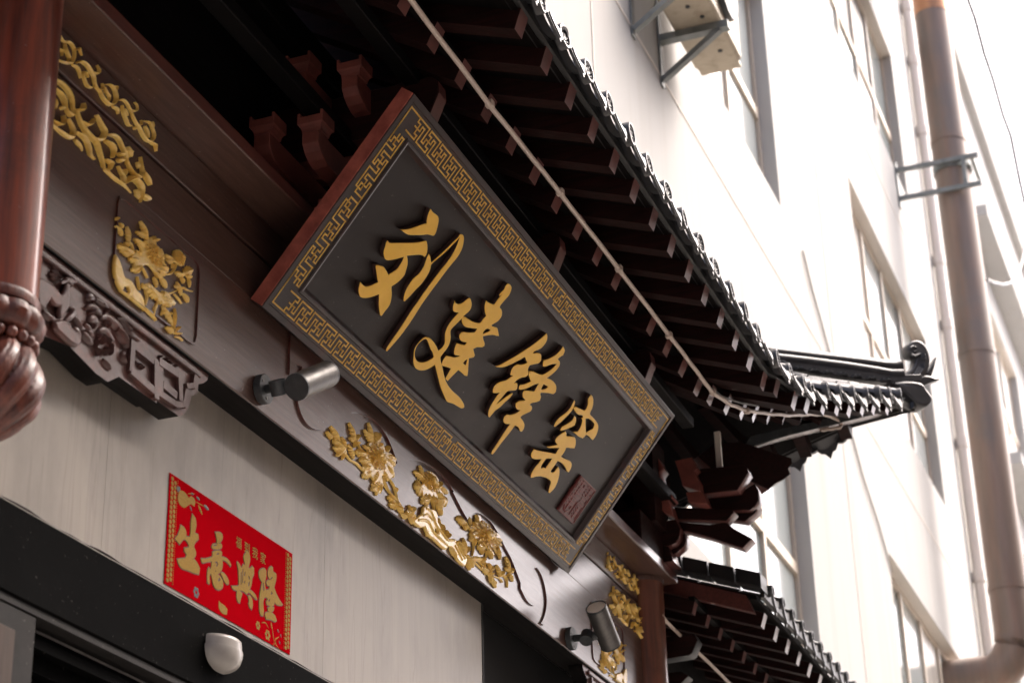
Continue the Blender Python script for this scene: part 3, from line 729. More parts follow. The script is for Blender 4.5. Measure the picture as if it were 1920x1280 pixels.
# ------------------------------------------------------------------ carved header beam
FB = Frame((0, -0.085, 0), (1, 0, 0), (0, 0, 1), (0, -1, 0))
FM = Frame((0, -0.080, 0), (1, 0, 0), (0, 0, 1), (0, -1, 0))
XL, XR = 1.4, 8.16
hb = thing('header_beam', 'long dark lacquered beam with gilded carvings under the signboard', 'beam', (5.7, -0.04, 3.785))
f = MB(); f.box(XL, XR, -0.085, 0.028, 3.785, 4.098); f.build('lower_board', ['beam', 'soffit'], hb, bevel=0.003)
f = MB(); f.box(XL, XR-.004, -0.0825, 0.026, 3.782, 3.7848); f.build('underside_shade_sheet', 'soffit', hb)  # added sheet; the beam's underside shade is put into its near-black colour
f = MB(); f.box(XL, XR, -0.080, 0.028, 4.1005, 4.246); f.build('middle_board', 'beam', hb, bevel=0.003)
f = MB(); f.box(XL, XR, -0.066, 0.028, 4.2465, 4.256); f.build('groove_strip', 'tile_fascia', hb)
f = MB(); f.box(XL, XR, -0.080, 0.028, 4.2565, 4.374); f.build('upper_board', 'beam', hb, bevel=0.003)
f = MB(); f.box(XL, 8.195, -0.205, 0.03, 4.376, 4.420); f.build('cover_plank', ['beam', 'beam_red'], hb, bevel=0.003)
f = MB(); f.box(XL, 8.192, -0.2065, -0.2052, 4.379, 4.417); f.build('plank_edge', 'beam_red', hb)

BC = 5.735                      # middle of the bay: carvings left and right mirror each other
class MirrorFrame(Frame):
    def P(s, u, v, h=0.0): return s.o + s.u*(2*BC-u) + s.v*v + s.n*h
    def mtx(s):
        return Matrix(((-s.u.x, s.v.x, s.n.x, s.o.x+2*BC), (-s.u.y, s.v.y, s.n.y, s.o.y), (-s.u.z, s.v.z, s.n.z, s.o.z), (0, 0, 0, 1)))
def mirrored(fr): return MirrorFrame(fr.o, fr.u, fr.v, fr.n)
CM = crop(90, 60, 8.5333); CNn = crop(90, 200, 8.5333); C2 = crop(0, 320, 4)
ROW1 = [(CM, p, w_) for p, w_ in (
 ([(215,60),(240,110),(280,155),(340,150),(400,200),(440,290),(440,400),(410,480),(330,490),(250,470),(150,420)], 48),
 ([(285,180),(290,270),(320,350),(350,430),(320,480)], 32), ([(190,260),(245,310),(245,380)], 24),
 ([(410,520),(480,560),(520,640),(540,740)], 46), ([(480,490),(550,470),(630,530),(690,620),(740,720),(760,830),(820,930)], 46),
 ([(740,640),(820,660),(830,600),(800,530)], 30), ([(660,730),(640,660),(590,640),(580,700),(610,800),(640,860),(720,890),(760,850)], 30),
 ([(780,880),(850,960),(870,1020),(930,1110),(1000,1160),(1060,1150),(1100,1080),(1090,980),(1060,900),(1000,840),(920,840)], 42),
 ([(830,940),(890,900),(885,820)], 32), ([(920,880),(950,970),(990,1030),(990,1110)], 34), ([(470,290),(520,250),(540,330),(565,375)], 26),
 ([(1080,860),(1110,880),(1100,950)], 28), ([(1050,1190),(1120,1230),(1140,1310)], 42),
 ([(1130,1090),(1220,1080),(1290,1160),(1330,1240),(1400,1260),(1450,1240),(1440,1160),(1405,1125)], 36))]
ROW1 += [(CNn, p, w_) for p, w_ in (
 ([(1200,-20),(1210,80),(1260,220),(1290,290),(1350,310)], 32), ([(1320,20),(1380,180),(1420,260),(1480,350),(1530,460),(1600,540),(1680,540),(1710,450),(1680,340),(1640,250),(1550,225)], 42),
 ([(1440,310),(1510,280),(1505,215)], 28), ([(1560,310),(1600,420),(1620,500)], 32), ([(1640,560),(1730,610),(1745,715)], 40), ([(1240,30),(1290,145)], 36),
 ([(1695,235),(1712,335)], 26), ([(1395,320),(1405,370)], 30))]
ROW2 = [(CM, p, w_) for p, w_ in (
 ([(110,730),(260,830),(360,950),(410,1080),(425,1200),(430,1330)], 92), ([(120,900),(220,1000),(280,1120),(310,1230)], 38), ([(120,1060),(150,1220)], 62), ([(230,1190),(280,1230)], 54), ([(480,1240),(570,1240),(590,1140)], 52))]
ROW2 += [(CNn, p, w_) for p, w_ in (
 ([(430,20),(420,120),(380,130),(330,70),(310,0)], 52), ([(490,60),(540,230),(620,370),(720,480),(800,570),(850,720),(900,880),(930,1030)], 92),
 ([(80,220),(200,290),(270,240),(265,140)], 38), ([(70,280),(200,390),(320,470),(400,480),(430,400),(400,290),(350,190)], 84), ([(470,400),(580,470),(640,560),(680,680),(700,770),(760,840)], 54),
 ([(460,520),(530,620),(565,710)], 44), ([(550,230),(660,290),(740,230),(760,190)], 54), ([(800,130),(880,300),(930,400),(900,500),(820,520),(720,470)], 76),
 ([(980,440),(1080,450),(1150,510),(1210,640),(1280,780),(1290,920)], 64), ([(940,540),(1040,620),(1070,720),(1055,810)], 54), ([(1290,640),(1320,720),(1350,800)], 56), ([(1280,700),(1390,720)], 44),
 ([(1150,750),(1230,775)], 70), ([(1140,850),(1235,855)], 76), ([(1280,840),(1330,980),(1400,1080),(1480,1130),(1530,1080),(1520,950),(1505,800)], 40), ([(1455,880),(1480,985)], 44),
 ([(1560,1060),(1610,1170),(1655,1250)], 52), ([(950,990),(1020,1090),(1120,1180),(1220,1240),(1240,1150),(1190,1050),(1145,945)], 50), ([(1275,1000),(1255,1110)], 54),
 ([(1280,1160),(1360,1120),(1440,1180),(1490,1290)], 54), ([(950,840),(1040,900),(1020,1000)], 64))]
ROW2 += [(C2, p, w_) for p, w_ in (
 ([(785,-10),(870,60),(940,110),(990,165)], 34), ([(940,95),(1010,60),(1060,110),(1070,170),(1055,235)], 32), ([(1000,10),(1050,45),(1090,0)], 26), ([(1085,0),(1140,100)], 34),
 ([(930,-10),(940,85)], 34), ([(1080,180),(1135,215)], 42), ([(1030,140),(1050,210)], 30))]
def scrolls(rows, fr0, fr, name, parent, h, m='gold_carve'):
    o = None
    # several vines form one connected openwork scroll
    s = MB()
    for i, (cp, p, w_) in enumerate(rows):
        px = cp(p); uv = [fr0.px(x, y, h*.6) for x, y in px]
        # width: convert pixels at that spot to metres using a vertical probe
        a = fr0.px(px[0][0], px[0][1]); b = fr0.px(px[0][0], px[0][1]+10)
        sc_ = abs(b[1]-a[1])/10
        k = 4 if cp is C2 else 8.5333
        vine(s, fr, uv, w_/k*sc_*1.05, h*(0.8+0.4*((i*37) % 10)/10), -0.0005*(i % 3))
    return s.build(name, m, parent, True, angle=30)
for fr, side in ((FM, 'left'), (mirrored(FM), 'right')):
    scrolls(ROW1, FM, fr, 'upper_gold_scroll', hb, 0.012)
    scrolls(ROW2, FM, fr, 'lower_gold_scroll', hb, 0.017)

# generic gold plant painter
def gold_plant(parts, fr0, fr, cp, h, name, seed=1, m='gold_carve', h0=0.0, parent=None):
    rnd = random.Random(seed); s = MB()
    U = lambda p: fr0.px(*cp([p])[0], h*.5)
    for it in parts:
        if it[0] == 'L': leaf(s, fr, U(it[1]), U(it[2]), it[3], h*rnd.uniform(.75, 1.1), h0, 3 if (V(U(it[1]))-V(U(it[2]))).length > .03 else 2)
        elif it[0] == 'S':
            uv = [U(p) for p in it[1]]; vine(s, fr, uv, it[2], h*.55, h0, (.8, .7))
        elif it[0] == 'F':
            c, a, b = U(it[1]), U(it[2]), U(it[3]); flower(s, fr, c, V(a)-V(c), V(b)-V(c), h*1.25, h0, 4, rnd)
    return s.build(name, m, parent or hb, False)
P5, P6, P7 = crop(600, 790, 8), crop(740, 900, 8), crop(800, 960, 8)
HG = 0.015
gold_plant([('L',(400,470),(215,270),.55),('L',(300,320),(165,60),.34),('L',(200,250),(112,150),.5),('L',(370,480),(350,570),.5),('L',(310,420),(222,385),.5),('L',(390,420),(330,225),.5),('L',(330,430),(270,505),.5),
  ('L',(550,300),(450,10),.40),('L',(540,270),(610,200),.4),('L',(540,290),(455,240),.4),('L',(545,290),(530,390),.4),('L',(555,290),(610,330),.4),
  ('L',(520,560),(435,335),.40),('S',[(570,300),(630,420),(720,520)],.006),('S',[(400,480),(470,570),(560,620),(640,700),(720,780)],.008)], FB, FB, P5, HG, 'gold_bud_spray', 2)
gold_plant([('F',(862,530),(1000,560),(835,330)),('L',(800,350),(740,10),.26),('L',(790,330),(675,115),.34),('L',(830,320),(930,190),.55),('L',(860,300),(850,150),.4),('L',(990,460),(1065,375),.45),('L',(990,500),(1155,560),.32),('L',(1000,540),(1135,655),.32),('L',(990,620),(1125,820),.5),
  ('L',(950,720),(1030,890),.45),('L',(870,740),(815,910),.45),('L',(800,730),(655,820),.4),('L',(780,670),(645,705),.4),('L',(760,600),(610,570),.35),('L',(740,500),(545,455),.30),('L',(760,430),(665,350),.28),('L',(900,380),(930,320),.6),
  ('L',(900,870),(860,1100),.45),('L',(925,900),(915,1075),.42),('L',(880,890),(790,1020),.45)], FB, FB, P5, HG, 'gold_peony', 3)
gold_plant([('S',[(930,830),(1010,980),(1120,1130),(1250,1290)],.008),('S',[(960,830),(1000,940),(1040,1020)],.006),('S',[(1050,840),(1130,980),(1170,1150),(1200,1230)],.007),('L',(1155,1060),(1150,980),.3),('L',(1140,1210),(1035,1125),.5),('L',(1150,1240),(1060,1240),.5),('L',(1160,1270),(1170,1190),.4)], FB, FB, P5, HG, 'gold_stem', 4)
gold_plant([('F',(1655,900),(1780,960),(1640,750)),('L',(1570,870),(1430,740),.35),('L',(1540,840),(1510,650),.35),('L',(1560,1020),(1435,960),.75),('L',(1600,1060),(1540,1220),.5),('L',(1640,1080),(1600,1200),.4),('L',(1740,1040),(1905,1240),.55),('L',(1760,1000),(1850,920),.42),('L',(1800,960),(1925,1070),.32),('L',(1700,1080),(1720,1230),.4),('L',(1760,1090),(1830,1270),.5)], FB, FB, P5, HG, 'gold_peony', 5)
gold_plant([('L',(630,320),(720,525),.45),('L',(640,290),(800,300),.5),('L',(560,250),(425,325),.45),('L',(520,260),(460,330),.4),('L',(670,340),(750,380),.5),('S',[(560,260),(600,400),(630,560)],.007),('S',[(590,300),(610,420)],.005),
  ('L',(-10,330),(20,440),.5),('L',(140,480),(55,400),.5),('L',(170,480),(150,545),.5),('L',(260,480),(225,365),.6),('L',(250,480),(320,410),.5),('L',(250,500),(320,600),.5),('L',(230,550),(285,650),.45),('L',(320,540),(190,480),.5),('L',(120,500),(190,560),.5),('S',[(0,230),(60,310),(140,420)],.008),('S',[(0,320),(60,350),(130,400)],.007),
  ('L',(660,760),(670,560),.28),('L',(690,740),(710,650),.4),('L',(740,800),(745,660),.28),('L',(790,860),(790,740),.28),('L',(810,870),(830,790),.3),('L',(480,690),(500,840),.4),('L',(840,1010),(940,1160),.28)], FB, FB, P6, HG, 'gold_leaf_spray', 6)
relief('gold_branch', FB, [[FB.px(x, y, .01) for x, y in P6([(430,400),(490,370),(530,420),(600,440),(640,520),(640,620),(680,700),(690,770),(730,820),(800,880),(880,870),(930,920),(960,1000),(1010,1080),(1060,1140),(1080,1200),(1065,1260),(1040,1290),(980,1240),(930,1180),(900,1080),(850,1010),(800,1000),(770,1040),(700,1000),(600,900),(520,840),(480,780),(450,700),(380,710),(310,660),(270,610),(320,560),(380,520),(420,480)])],
   [FB.px(x, y, .01) for x, y in P6([(590,720),(640,740),(655,795),(610,785)])]], 0.013, 'gold_carve', hb, 0, 0.005)
gold_plant([('S',[(450,420),(520,470),(560,560),(600,680),(680,780),(780,900),(880,900)],.012),('S',[(330,600),(430,600),(500,650),(560,780),(680,900),(770,980)],.014),('S',[(400,530),(480,520),(540,600)],.012),('S',[(900,930),(960,1040),(1030,1180)],.014),('S',[(880,980),(940,1090),(990,1200)],.010)], FB, FB, P6, 0.014, 'branch_ridge', 7, h0=0.010)
gold_plant([('F',(1385,830),(1590,900),(1290,590)),('L',(1250,680),(1235,505),.5),('L',(1220,700),(1190,620),.5),('L',(1220,860),(1140,800),.5),('L',(1200,840),(1140,890),.5),('L',(1220,860),(1215,980),.42),('L',(1370,1010),(1260,1000),.6),('L',(1360,1030),(1320,1100),.5),('L',(1410,1030),(1475,1170),.55),('L',(1530,960),(1595,1190),.3),('L',(1540,980),(1520,1080),.3),('L',(1520,900),(1600,880),.5),
  ('L',(1085,640),(945,565),.42),('L',(1090,740),(1045,670),.6),('L',(1150,680),(1130,545),.3),('L',(1170,770),(1140,720),.6),('S',[(1080,620),(1120,700),(1170,770)],.006),('S',[(1190,880),(1200,1000),(1180,1130)],.007),('S',[(1390,1050),(1390,1160)],.006),
  ('L',(1075,1090),(965,905),.34),('L',(1080,1100),(1038,855),.30),('L',(1085,1100),(1125,990),.4),('L',(1080,1110),(1010,1040),.4)], FB, FB, P6, HG, 'gold_peony', 8)
gold_plant([('L',(590,680),(665,860),.5),('L',(600,650),(725,800),.5),('L',(690,690),(860,700),.18),('L',(890,690),(840,740),.6),('L',(890,740),(880,800),.5),('S',[(720,730),(790,800),(850,860)],.006),('S',[(790,720),(850,800),(920,860)],.006),
  ('L',(960,850),(940,755),.55),('L',(960,860),(1015,830),.5),('L',(950,880),(840,835),.5),('L',(960,900),(1010,930),.4),('L',(930,900),(1050,1130),.22),('L',(950,930),(970,1050),.3),('L',(1000,1010),(1050,1080),.35),
  ('L',(1110,970),(1055,780),.3),('L',(1120,950),(1175,885),.4),('S',[(1010,950),(1110,985),(1150,1045)],.006),('S',[(1130,920),(1190,950),(1220,1020),(1225,1120)],.013),
  ('L',(1255,890),(1190,655),.34),('L',(1260,900),(1325,850),.42),('L',(1250,900),(1305,1035),.32),('L',(1260,880),(1185,830),.34),('L',(1240,920),(1230,960),.5)], FB, FB, P7, HG, 'gold_leaf_spray', 9)

def petal_base(fr0, fr, cp, pts):
    relief('petal_base', fr, [[fr0.px(x, y, .005) for x, y in cp(pts)]], .008, 'gold_carve', hb, 0, .003, sm=2)
petal_base(FB, FB, P5, [(720,330),(760,300),(800,335),(880,310),(950,345),(975,450),(1060,475),(1140,560),(1125,640),(1085,640),(1115,790),(1040,870),(960,800),(920,830),(945,950),(915,1050),(860,1080),(800,1010),(805,900),(720,780),(655,800),(665,700),(740,610),(625,560),(705,490)])
petal_base(FB, FB, P5, [(1560,760),(1640,740),(1720,790),(1775,870),(1770,980),(1850,1080),(1900,1190),(1840,1240),(1740,1140),(1660,1130),(1590,1190),(1545,1190),(1530,1050),(1450,1030),(1440,960),(1530,940),(1560,870),(1450,760),(1540,800)])
petal_base(FB, FB, P6, [(1205,520),(1270,520),(1310,610),(1400,640),(1470,760),(1550,790),(1590,890),(1540,980),(1450,1010),(1490,1120),(1440,1140),(1400,1050),(1340,960),(1270,870),(1210,880),(1150,860),(1140,800),(1210,750),(1250,700)])
# raised cloud-edged panel above the carvings (its lower edge is the swept line)
R7, S4 = crop(440, 640, 4), crop(900, 960, 4)
edge = R7([(405,250),(430,200),(460,178),(500,190),(478,300),(465,430),(500,560),(560,640),(640,665),(700,640),(780,580),(860,535),(960,545),(1060,610),(1140,720),(1190,840),(1215,915),(1270,890),(1350,885),(1450,920),(1560,1010),(1640,1130)]) + \
       P6([(860,170),(950,350),(1030,500),(1085,590),(1110,540),(1200,485),(1320,530),(1450,650),(1560,830),(1650,1010),(1750,1200)]) + \
       P7([(1400,1060)]) + S4([(300,570),(350,665),(405,700),(435,650),(430,580),(405,530),(388,470),(400,420),(430,425),(470,510),(495,640),(490,730),(470,800),(450,832)])
euv = [FB.px(x, y, .004) for x, y in edge]
top = 4.094
pan = [(euv[0][0], top)] + euv + [(euv[-1][0]+.06, euv[-1][1]+.03), (euv[-1][0]+.13, top)]
relief('cloud_edge_panel', FB, [pan], 0.008, ['beam', 'beam_red'], hb, -0.001, 0, sm=4)

# recessed side panels with peony, left and mirrored right
A1, A2 = crop(200, 400, 10.667), crop(200, 520, 10.667)
def side_panel(fr):
    x0, x1, z0, z1 = 3.735, 4.150, 3.818, 4.066
    c = .03
    lo = [(x0+c, z0), (x1-c, z0), (x1-.006, z0+.008), (x1, z0+c), (x1, z1-c), (x1-.006, z1-.008), (x1-c, z1), (x0+c, z1), (x0+.006, z1-.008), (x0, z1-c), (x0, z0+c), (x0+.006, z0+.008)]
    li = [((u-3.94)*.975+3.94, (v-3.942)*.955+3.942) for u, v in lo]
    relief('panel_frame', fr, [lo, li], 0.006, ['beam', 'beam_red'], hb, -.001, 0, smooth=False)
    gold_plant([('F',(960,830),(1150,930),(930,590)),('L',(820,560),(690,150),.24),('L',(800,480),(610,360),.28),('L',(900,560),(970,450),.3),('L',(940,520),(1060,530),.3),('L',(760,680),(575,500),.36),('L',(780,640),(740,560),.4),
       ('L',(460,600),(430,255),.40),('L',(480,650),(380,580),.4),('L',(560,800),(220,640),.36),('L',(500,820),(340,770),.45),('L',(700,880),(600,730),.42),('L',(680,930),(465,910),.42),('L',(730,1040),(520,1130),.42),('L',(700,1060),(620,1180),.5),
       ('L',(330,450),(200,240),.22),('L',(350,290),(280,180),.5),('L',(215,140),(215,70),.4),('L',(1100,1060),(1240,1120),.55),('L',(1010,1120),(1180,1230),.5),('L',(980,1180),(1100,1290),.4),
       ('F',(1445,890),(1545,930),(1410,740)),('L',(1330,960),(1190,820),.4),('L',(1350,980),(1220,930),.4),('L',(1340,1000),(1330,1100),.4),('L',(1560,1180),(1740,1120),.5),('L',(1580,1200),(1600,1080),.4),('L',(1560,1250),(1400,1180),.4),('L',(1620,1240),(1700,1290),.5),
       ('S',[(1420,1010),(1380,1120),(1310,1190),(1200,1220)],.007),('S',[(740,1080),(820,1240),(840,1290)],.006),('S',[(470,560),(520,620),(570,800)],.005)], FM if False else FB, fr, A1, .014, 'gold_peony', 12)
    gold_plant([('L',(960,-20),(1020,200),.5),('L',(1080,-30),(1210,210),.45),('L',(1060,420),(720,140),.36),('L',(1000,400),(840,250),.4),('L',(1020,360),(1390,510),.36),('L',(1080,430),(1320,550),.4),('L',(1060,440),(1100,540),.5),('L',(1120,400),(1140,260),.4),
       ('L',(1130,560),(1330,960),.28),('L',(1170,640),(1110,750),.4),('L',(1250,720),(1330,720),.4),('L',(1420,80),(1520,360),.36),('L',(1460,180),(1380,170),.5),('L',(1500,200),(1550,210),.5),('L',(1540,310),(1640,500),.28),('L',(1500,-10),(1550,120),.36),('L',(1650,0),(1680,200),.36),
       ('L',(1350,1100),(1385,610),.10),('L',(1350,1100),(1500,985),.2),('L',(1360,1110),(1515,1120),.16),('L',(1340,1100),(1200,990),.45),('L',(1300,1080),(1260,970),.3),
       ('S',[(680,250),(660,120),(640,-20)],.010),('S',[(790,560),(830,400),(800,280)],.010),('S',[(960,760),(990,620),(1050,500)],.010),('S',[(780,600),(880,700),(980,800),(1010,850)],.012),('S',[(1140,300),(1300,310),(1420,260)],.006),('S',[(1370,330),(1450,420),(1520,520)],.004),('S',[(1540,190),(1640,250),(1740,275)],.004),('S',[(1400,1180),(1480,1200),(1540,1260)],.005)], FB, fr, A2, .013, 'gold_foliage', 13)
    petal_base(FB, fr, A1, [(740,560),(830,480),(920,480),(985,560),(990,700),(1095,705),(1145,830),(1150,980),(1225,1090),(1230,1180),(1100,1235),(960,1190),(860,1060),(740,1040),(650,1150),(540,1130),(545,980),(475,920),(490,850),(600,740),(690,860),(665,700),(585,520),(640,520),(715,600)])
    petal_base(FB, fr, A1, [(1345,740),(1440,720),(1520,800),(1545,930),(1510,1060),(1430,1030),(1350,960),(1345,850)])
    petal_base(FB, fr, A2, [(740,150),(840,110),(960,220),(1080,310),(1160,270),(1250,350),(1370,500),(1310,540),(1200,520),(1110,530),(1000,470),(990,360),(860,320),(850,230)])
    uv = [FB.px(x, y, .008) for x, y in A1([(175,820),(230,900),(280,1010),(320,1150),(360,1270)])+A2([(480,60),(550,160),(600,250),(690,350),(740,460),(760,600),(800,680),(700,610),(560,500),(430,390),(300,290),(230,170),(190,60)])+A1([(150,1180),(148,1000)])]
    hole = [FB.px(x, y, .008) for x, y in A2([(320,260),(360,190),(430,200),(450,300),(400,310)])]
    relief('gold_rock', fr, [uv, hole], .011, 'gold_carve', hb, 0, .004)
side_panel(FB); side_panel(mirrored(FB))

# ------------------------------------------------------------------ carved corner brackets under the beam (deer and lotus)
Q3, Q5, Q6 = crop(0, 640, 4), crop(70, 490, 8), crop(180, 620, 8)
FRN = [0]
def corner_bracket(fr, lab):
    q = thing('corner_bracket', lab, 'bracket', (fr.P(3.4, 3.7).x, -0.07, 3.6), 'carved brackets under the beam')
    FQ0 = Frame((0, -0.074, 0), (1, 0, 0), (0, 0, 1), (0, -1, 0))
    FQ = FQ0 if fr is FB else mirrored(FQ0)
    pxs = [(20, 600), (86, 631), (130, 649), (180, 700), (202, 715.6), (223, 706), (294, 756), (294.5, 751), (335, 780), (346, 776), (355, 760), (359, 742), (366, 740), (371, 735), (372, 720), (382, 718), (389, 712), (391, 703)]
    uv = [FQ0.px(x, y) for x, y in pxs]; uv = [(3.20, uv[0][1])] + uv[1:] + [(uv[-1][0], 3.783), (3.20, 3.783)]
    relief('bracket_plate', FQ, [uv], 0.058, ['carve', 'soffit'], q, -0.058, 0.0, smooth=False)
    mold = [(3.20, 3.752), (4.19, 3.752), (4.19, 3.768), (3.20, 3.768)]
    relief('top_moulding', FQ, [mold], 0.010, 'carve', q, 0.0005, 0.003, smooth=False)
    U5 = lambda pts, h=.008: [FQ0.px(x, y, h) for x, y in Q5(pts)]
    U6 = lambda pts, h=.008: [FQ0.px(x, y, h) for x, y in Q6(pts)]
    relief('deer_body', FQ, [U5([(-30,240),(45,255),(110,290),(180,340),(250,400),(310,480),(350,490),(380,430),(400,340),(440,300),(470,360),(450,450),(455,560),(450,680),(410,760),(370,800),(340,860),(300,850),(290,760),(300,690),(230,670),(170,580),(130,640),(90,720),(30,700),(-30,650)])], .016, 'carve', q, 0, .006)
    relief('deer_head', FQ, [U5([(380,260),(430,240),(480,260),(560,295),(550,330),(500,350),(490,390),(440,360),(400,330),(290,340),(300,320),(370,300)])], .015, 'carve', q, .004, .005)
    s = MB()
    for p in ([(365,255),(300,160),(260,60)], [(335,220),(270,205),(195,180)], [(310,170),(312,85)], [(350,260),(280,262),(225,235)], [(300,200),(235,130)]): vine(s, FQ, U5(p), .010, .010)
    s.build('antlers', 'carve', q, True)
    relief('rock', FQ, [U5([(215,910),(320,870),(400,900),(470,980),(540,1040),(600,1100),(625,1220),(560,1290),(450,1240),(330,1130),(235,1030)])], .018, 'carve', q, 0, .008)
    s = MB()
    for p, w_ in (([(100,740),(190,830),(300,880)], .02), ([(430,900),(510,830),(560,770),(540,700),(470,680)], .018), ([(560,830),(620,900),(660,980),(720,1010)], .02), ([(560,1000),(620,1080),(640,1180)], .03),
                  ([(770,580),(810,525),(875,560)], .028), ([(760,690),(830,675),(920,730),(975,810)], .022), ([(785,895),(850,855),(930,915)], .024), ([(980,850),(1040,825),(1110,870),(1190,930),(1270,1040),(1330,1200),(1345,1290)], .028),
                  ([(930,1060),(1000,1025),(1070,1080),(1160,1180)], .024), ([(720,940),(780,1000),(830,1060)], .02), ([(760,1040),(850,1110)], .02), ([(690,1060),(780,1160),(840,1240)], .022),
                  ([(1200,850),(1280,870),(1345,940),(1385,1060),(1450,1120),(1540,1190)], .013), ([(1230,880),(1290,960),(1360,1100)], .010), ([(1340,960),(1400,1000),(1420,1060)], .010),
                  ([(880,570),(960,610),(1040,660),(1090,740)], .018)):
        vine(s, FQ, U5(p), w_, .012)
    s.build('lotus_leaves', 'carve', q, True, angle=85)
    rnd = random.Random(5); s = MB()
    for b_, t_ in (((900,720),(790,780)), ((860,720),(830,800)), ((1060,880),(1010,990)), ((1080,880),(1090,1000)), ((980,1080),(910,1170)), ((1000,1080),(1010,1200)), ((840,920),(880,1010)), ((830,930),(800,1010)), ((820,570),(820,650)), ((1000,660),(980,620)), ((1070,700),(1040,760))):
        leaf(s, FQ, *U5([b_, t_]), .5, .013, 0)
    for i in range(16):
        x = rnd.uniform(0, 250); y = rnd.uniform(80, 330)
        leaf(s, FQ, *U6([(x, y+60), (x+rnd.uniform(-20, 20), y-40)]), .35, .013, 0)
    for i in range(9):
        x = 480+rnd.uniform(0, 60)*0+i*28; y = 400+i*22
        leaf(s, FQ, *U6([(500+i*26, 390+i*22), (520+i*26+rnd.uniform(-10, 30), 360+i*22)]), .6, .008, 0.002)
    for i in range(10):
        x = 1000+i*26; y = 400+i*15
        leaf(s, FQ, *U6([(x, y+rnd.uniform(-10, 10)), (x+rnd.uniform(-40, 40), y+rnd.uniform(-40, 30))]), .6, .012, 0.002)
    s.build('carved_flowers', 'carve', q, True, kind='stuff')
    s = MB()
    vine(s, FQ, U6([(330,-30),(400,60),(450,160),(470,260)]), .034, .018); s.build('trunk', 'carve', q, True)
    s = MB(); vine(s, FQ, U6([(440,300),(420,380),(470,480)]), .016, .012); s.build('root', 'carve', q, True)
    s = MB(); vine(s, FQ, U6([(130,430),(200,500),(240,580)]), .02, .010); s.build('root', 'carve', q, True)
    def fret(pts, w_=.020):
        uvp = U6(pts, .006)
        s = MB()
        for i_, (a, b) in enumerate(zip(uvp, uvp[1:])):
            a, b = V(a), V(b); d = (b-a).normalized(); nn = V((-d.y, d.x))*w_/2; a2 = a-d*w_/2; b2 = b+d*w_/2
            FRN[0] += 1; hq = .0095+.0004*(FRN[0] % 7)
            s.prism([FQ.P(*(a2-nn), hq), FQ.P(*(b2-nn), hq), FQ.P(*(b2+nn), hq), FQ.P(*(a2+nn), hq)], FQ.n*-(hq+.002))
        return s.build('fret_bar', 'carve', q)
    fret([(545,200),(880,470)]); fret([(520,560),(540,230)]); fret([(540,620),(860,900)]); fret([(890,520),(890,960)], .022)
    fret([(960,480),(1230,660)]); fret([(1240,680),(1250,1000)]); fret([(960,560),(960,860)], .022); fret([(1030,830),(1170,950)]); fret([(930,930),(1200,1110),(1310,1100),(1340,920)], .016); fret([(1360,830),(1450,820),(1470,700)], .014)
    return q
corner_bracket(FB, 'carved rosewood bracket with deer and lotus beside the hanging column')
corner_bracket(mirrored(FB), 'carved rosewood bracket beneath the beam by the right column')

# ------------------------------------------------------------------ columns
XC, YC, RC = 3.249, -0.10, 0.10
hc = thing('hanging_column', 'glossy red hanging column ending in a carved lotus bud', 'column', (XC, YC, 3.2))
zr = 3.545
s = MB(); s.lathe((XC, YC, 0), [(RC, zr), (RC, 4.0), (RC, 4.6), (RC, 5.2)], 48); s.build('shaft', 'column', hc, True)
s = MB(); s.lathe((XC, YC, 0), [(0.02, zr-.002), (RC+.004, zr-.002), (RC+.007, zr-.012), (RC+.004, zr-.026), (0.02, zr-.026)], 48); s.build('collar', 'bud', hc, True)
def petals(g, r, z): return r*(1+0.075*abs(math.cos(7*g*0.5+0.3))-0.03)
s = MB(); s.lathe((XC, YC, 0), [(.085, zr-.026), (.108, zr-.034), (.118, zr-.055), (.112, zr-.078), (.095, zr-.092), (.07, zr-.095)], 84, fn=lambda g, r, z: r*(0.955+0.085*abs(math.sin(6*g+.4))**.5)); s.build('upper_petals', 'bud', hc, True)
for k in range(22):
    g = 2*math.pi*k/22
    s = MB(); s.ball((XC+.098*math.cos(g), YC+.098*math.sin(g), zr-.107), .0138, 10); s.build('bead', 'bud', hc, True)
s = MB()
prof = []
for i in range(28):
    t = i/27; z = zr-.112-.225*t
    r = .088+.037*math.sin(math.pi*min(1, t*1.25))**.8 if t < .55 else .1235*math.cos((t-.45)/.55*math.pi/2*1.0)**.75
    prof.append((max(r, .004), z))
prof = [(prof[int(i/3)][0]*(1-(i % 3)/3)+prof[min(27, int(i/3)+1)][0]*(i % 3)/3, prof[int(i/3)][1]*(1-(i % 3)/3)+prof[min(27, int(i/3)+1)][1]*(i % 3)/3) for i in range(82)]
s.lathe((XC, YC, 0), prof, 220, fn=lambda g, r, z: r*(0.865+0.17*abs(math.sin(5.5*(g+(zr-z)*4.2)))**.5+0.010*math.sin(44*(g+(zr-z)*4.2))+0.006*math.sin(99*(g+(zr-z)*5.0))))
s.build('lotus_bud', 'bud', hc, True, angle=80)

XC2, YC2, RC2 = 8.085, -0.075, 0.092
rc = thing('right_column', 'round brown lacquered column at the right end of the beam', 'column', (XC2, YC2, 0))
s = MB(); s.lathe((XC2, YC2, 0), [(RC2, 0.0), (RC2, 2.0), (RC2, 4.374)], 48); s.build('shaft', 'column_brown', rc, True)
s = MB(); s.lathe((XC2, YC2, 0), [(RC2+.002, 4.352), (RC2+.004, 4.356), (RC2+.004, 4.375)], 48); s.build('neck_ring', 'beam', rc, True)

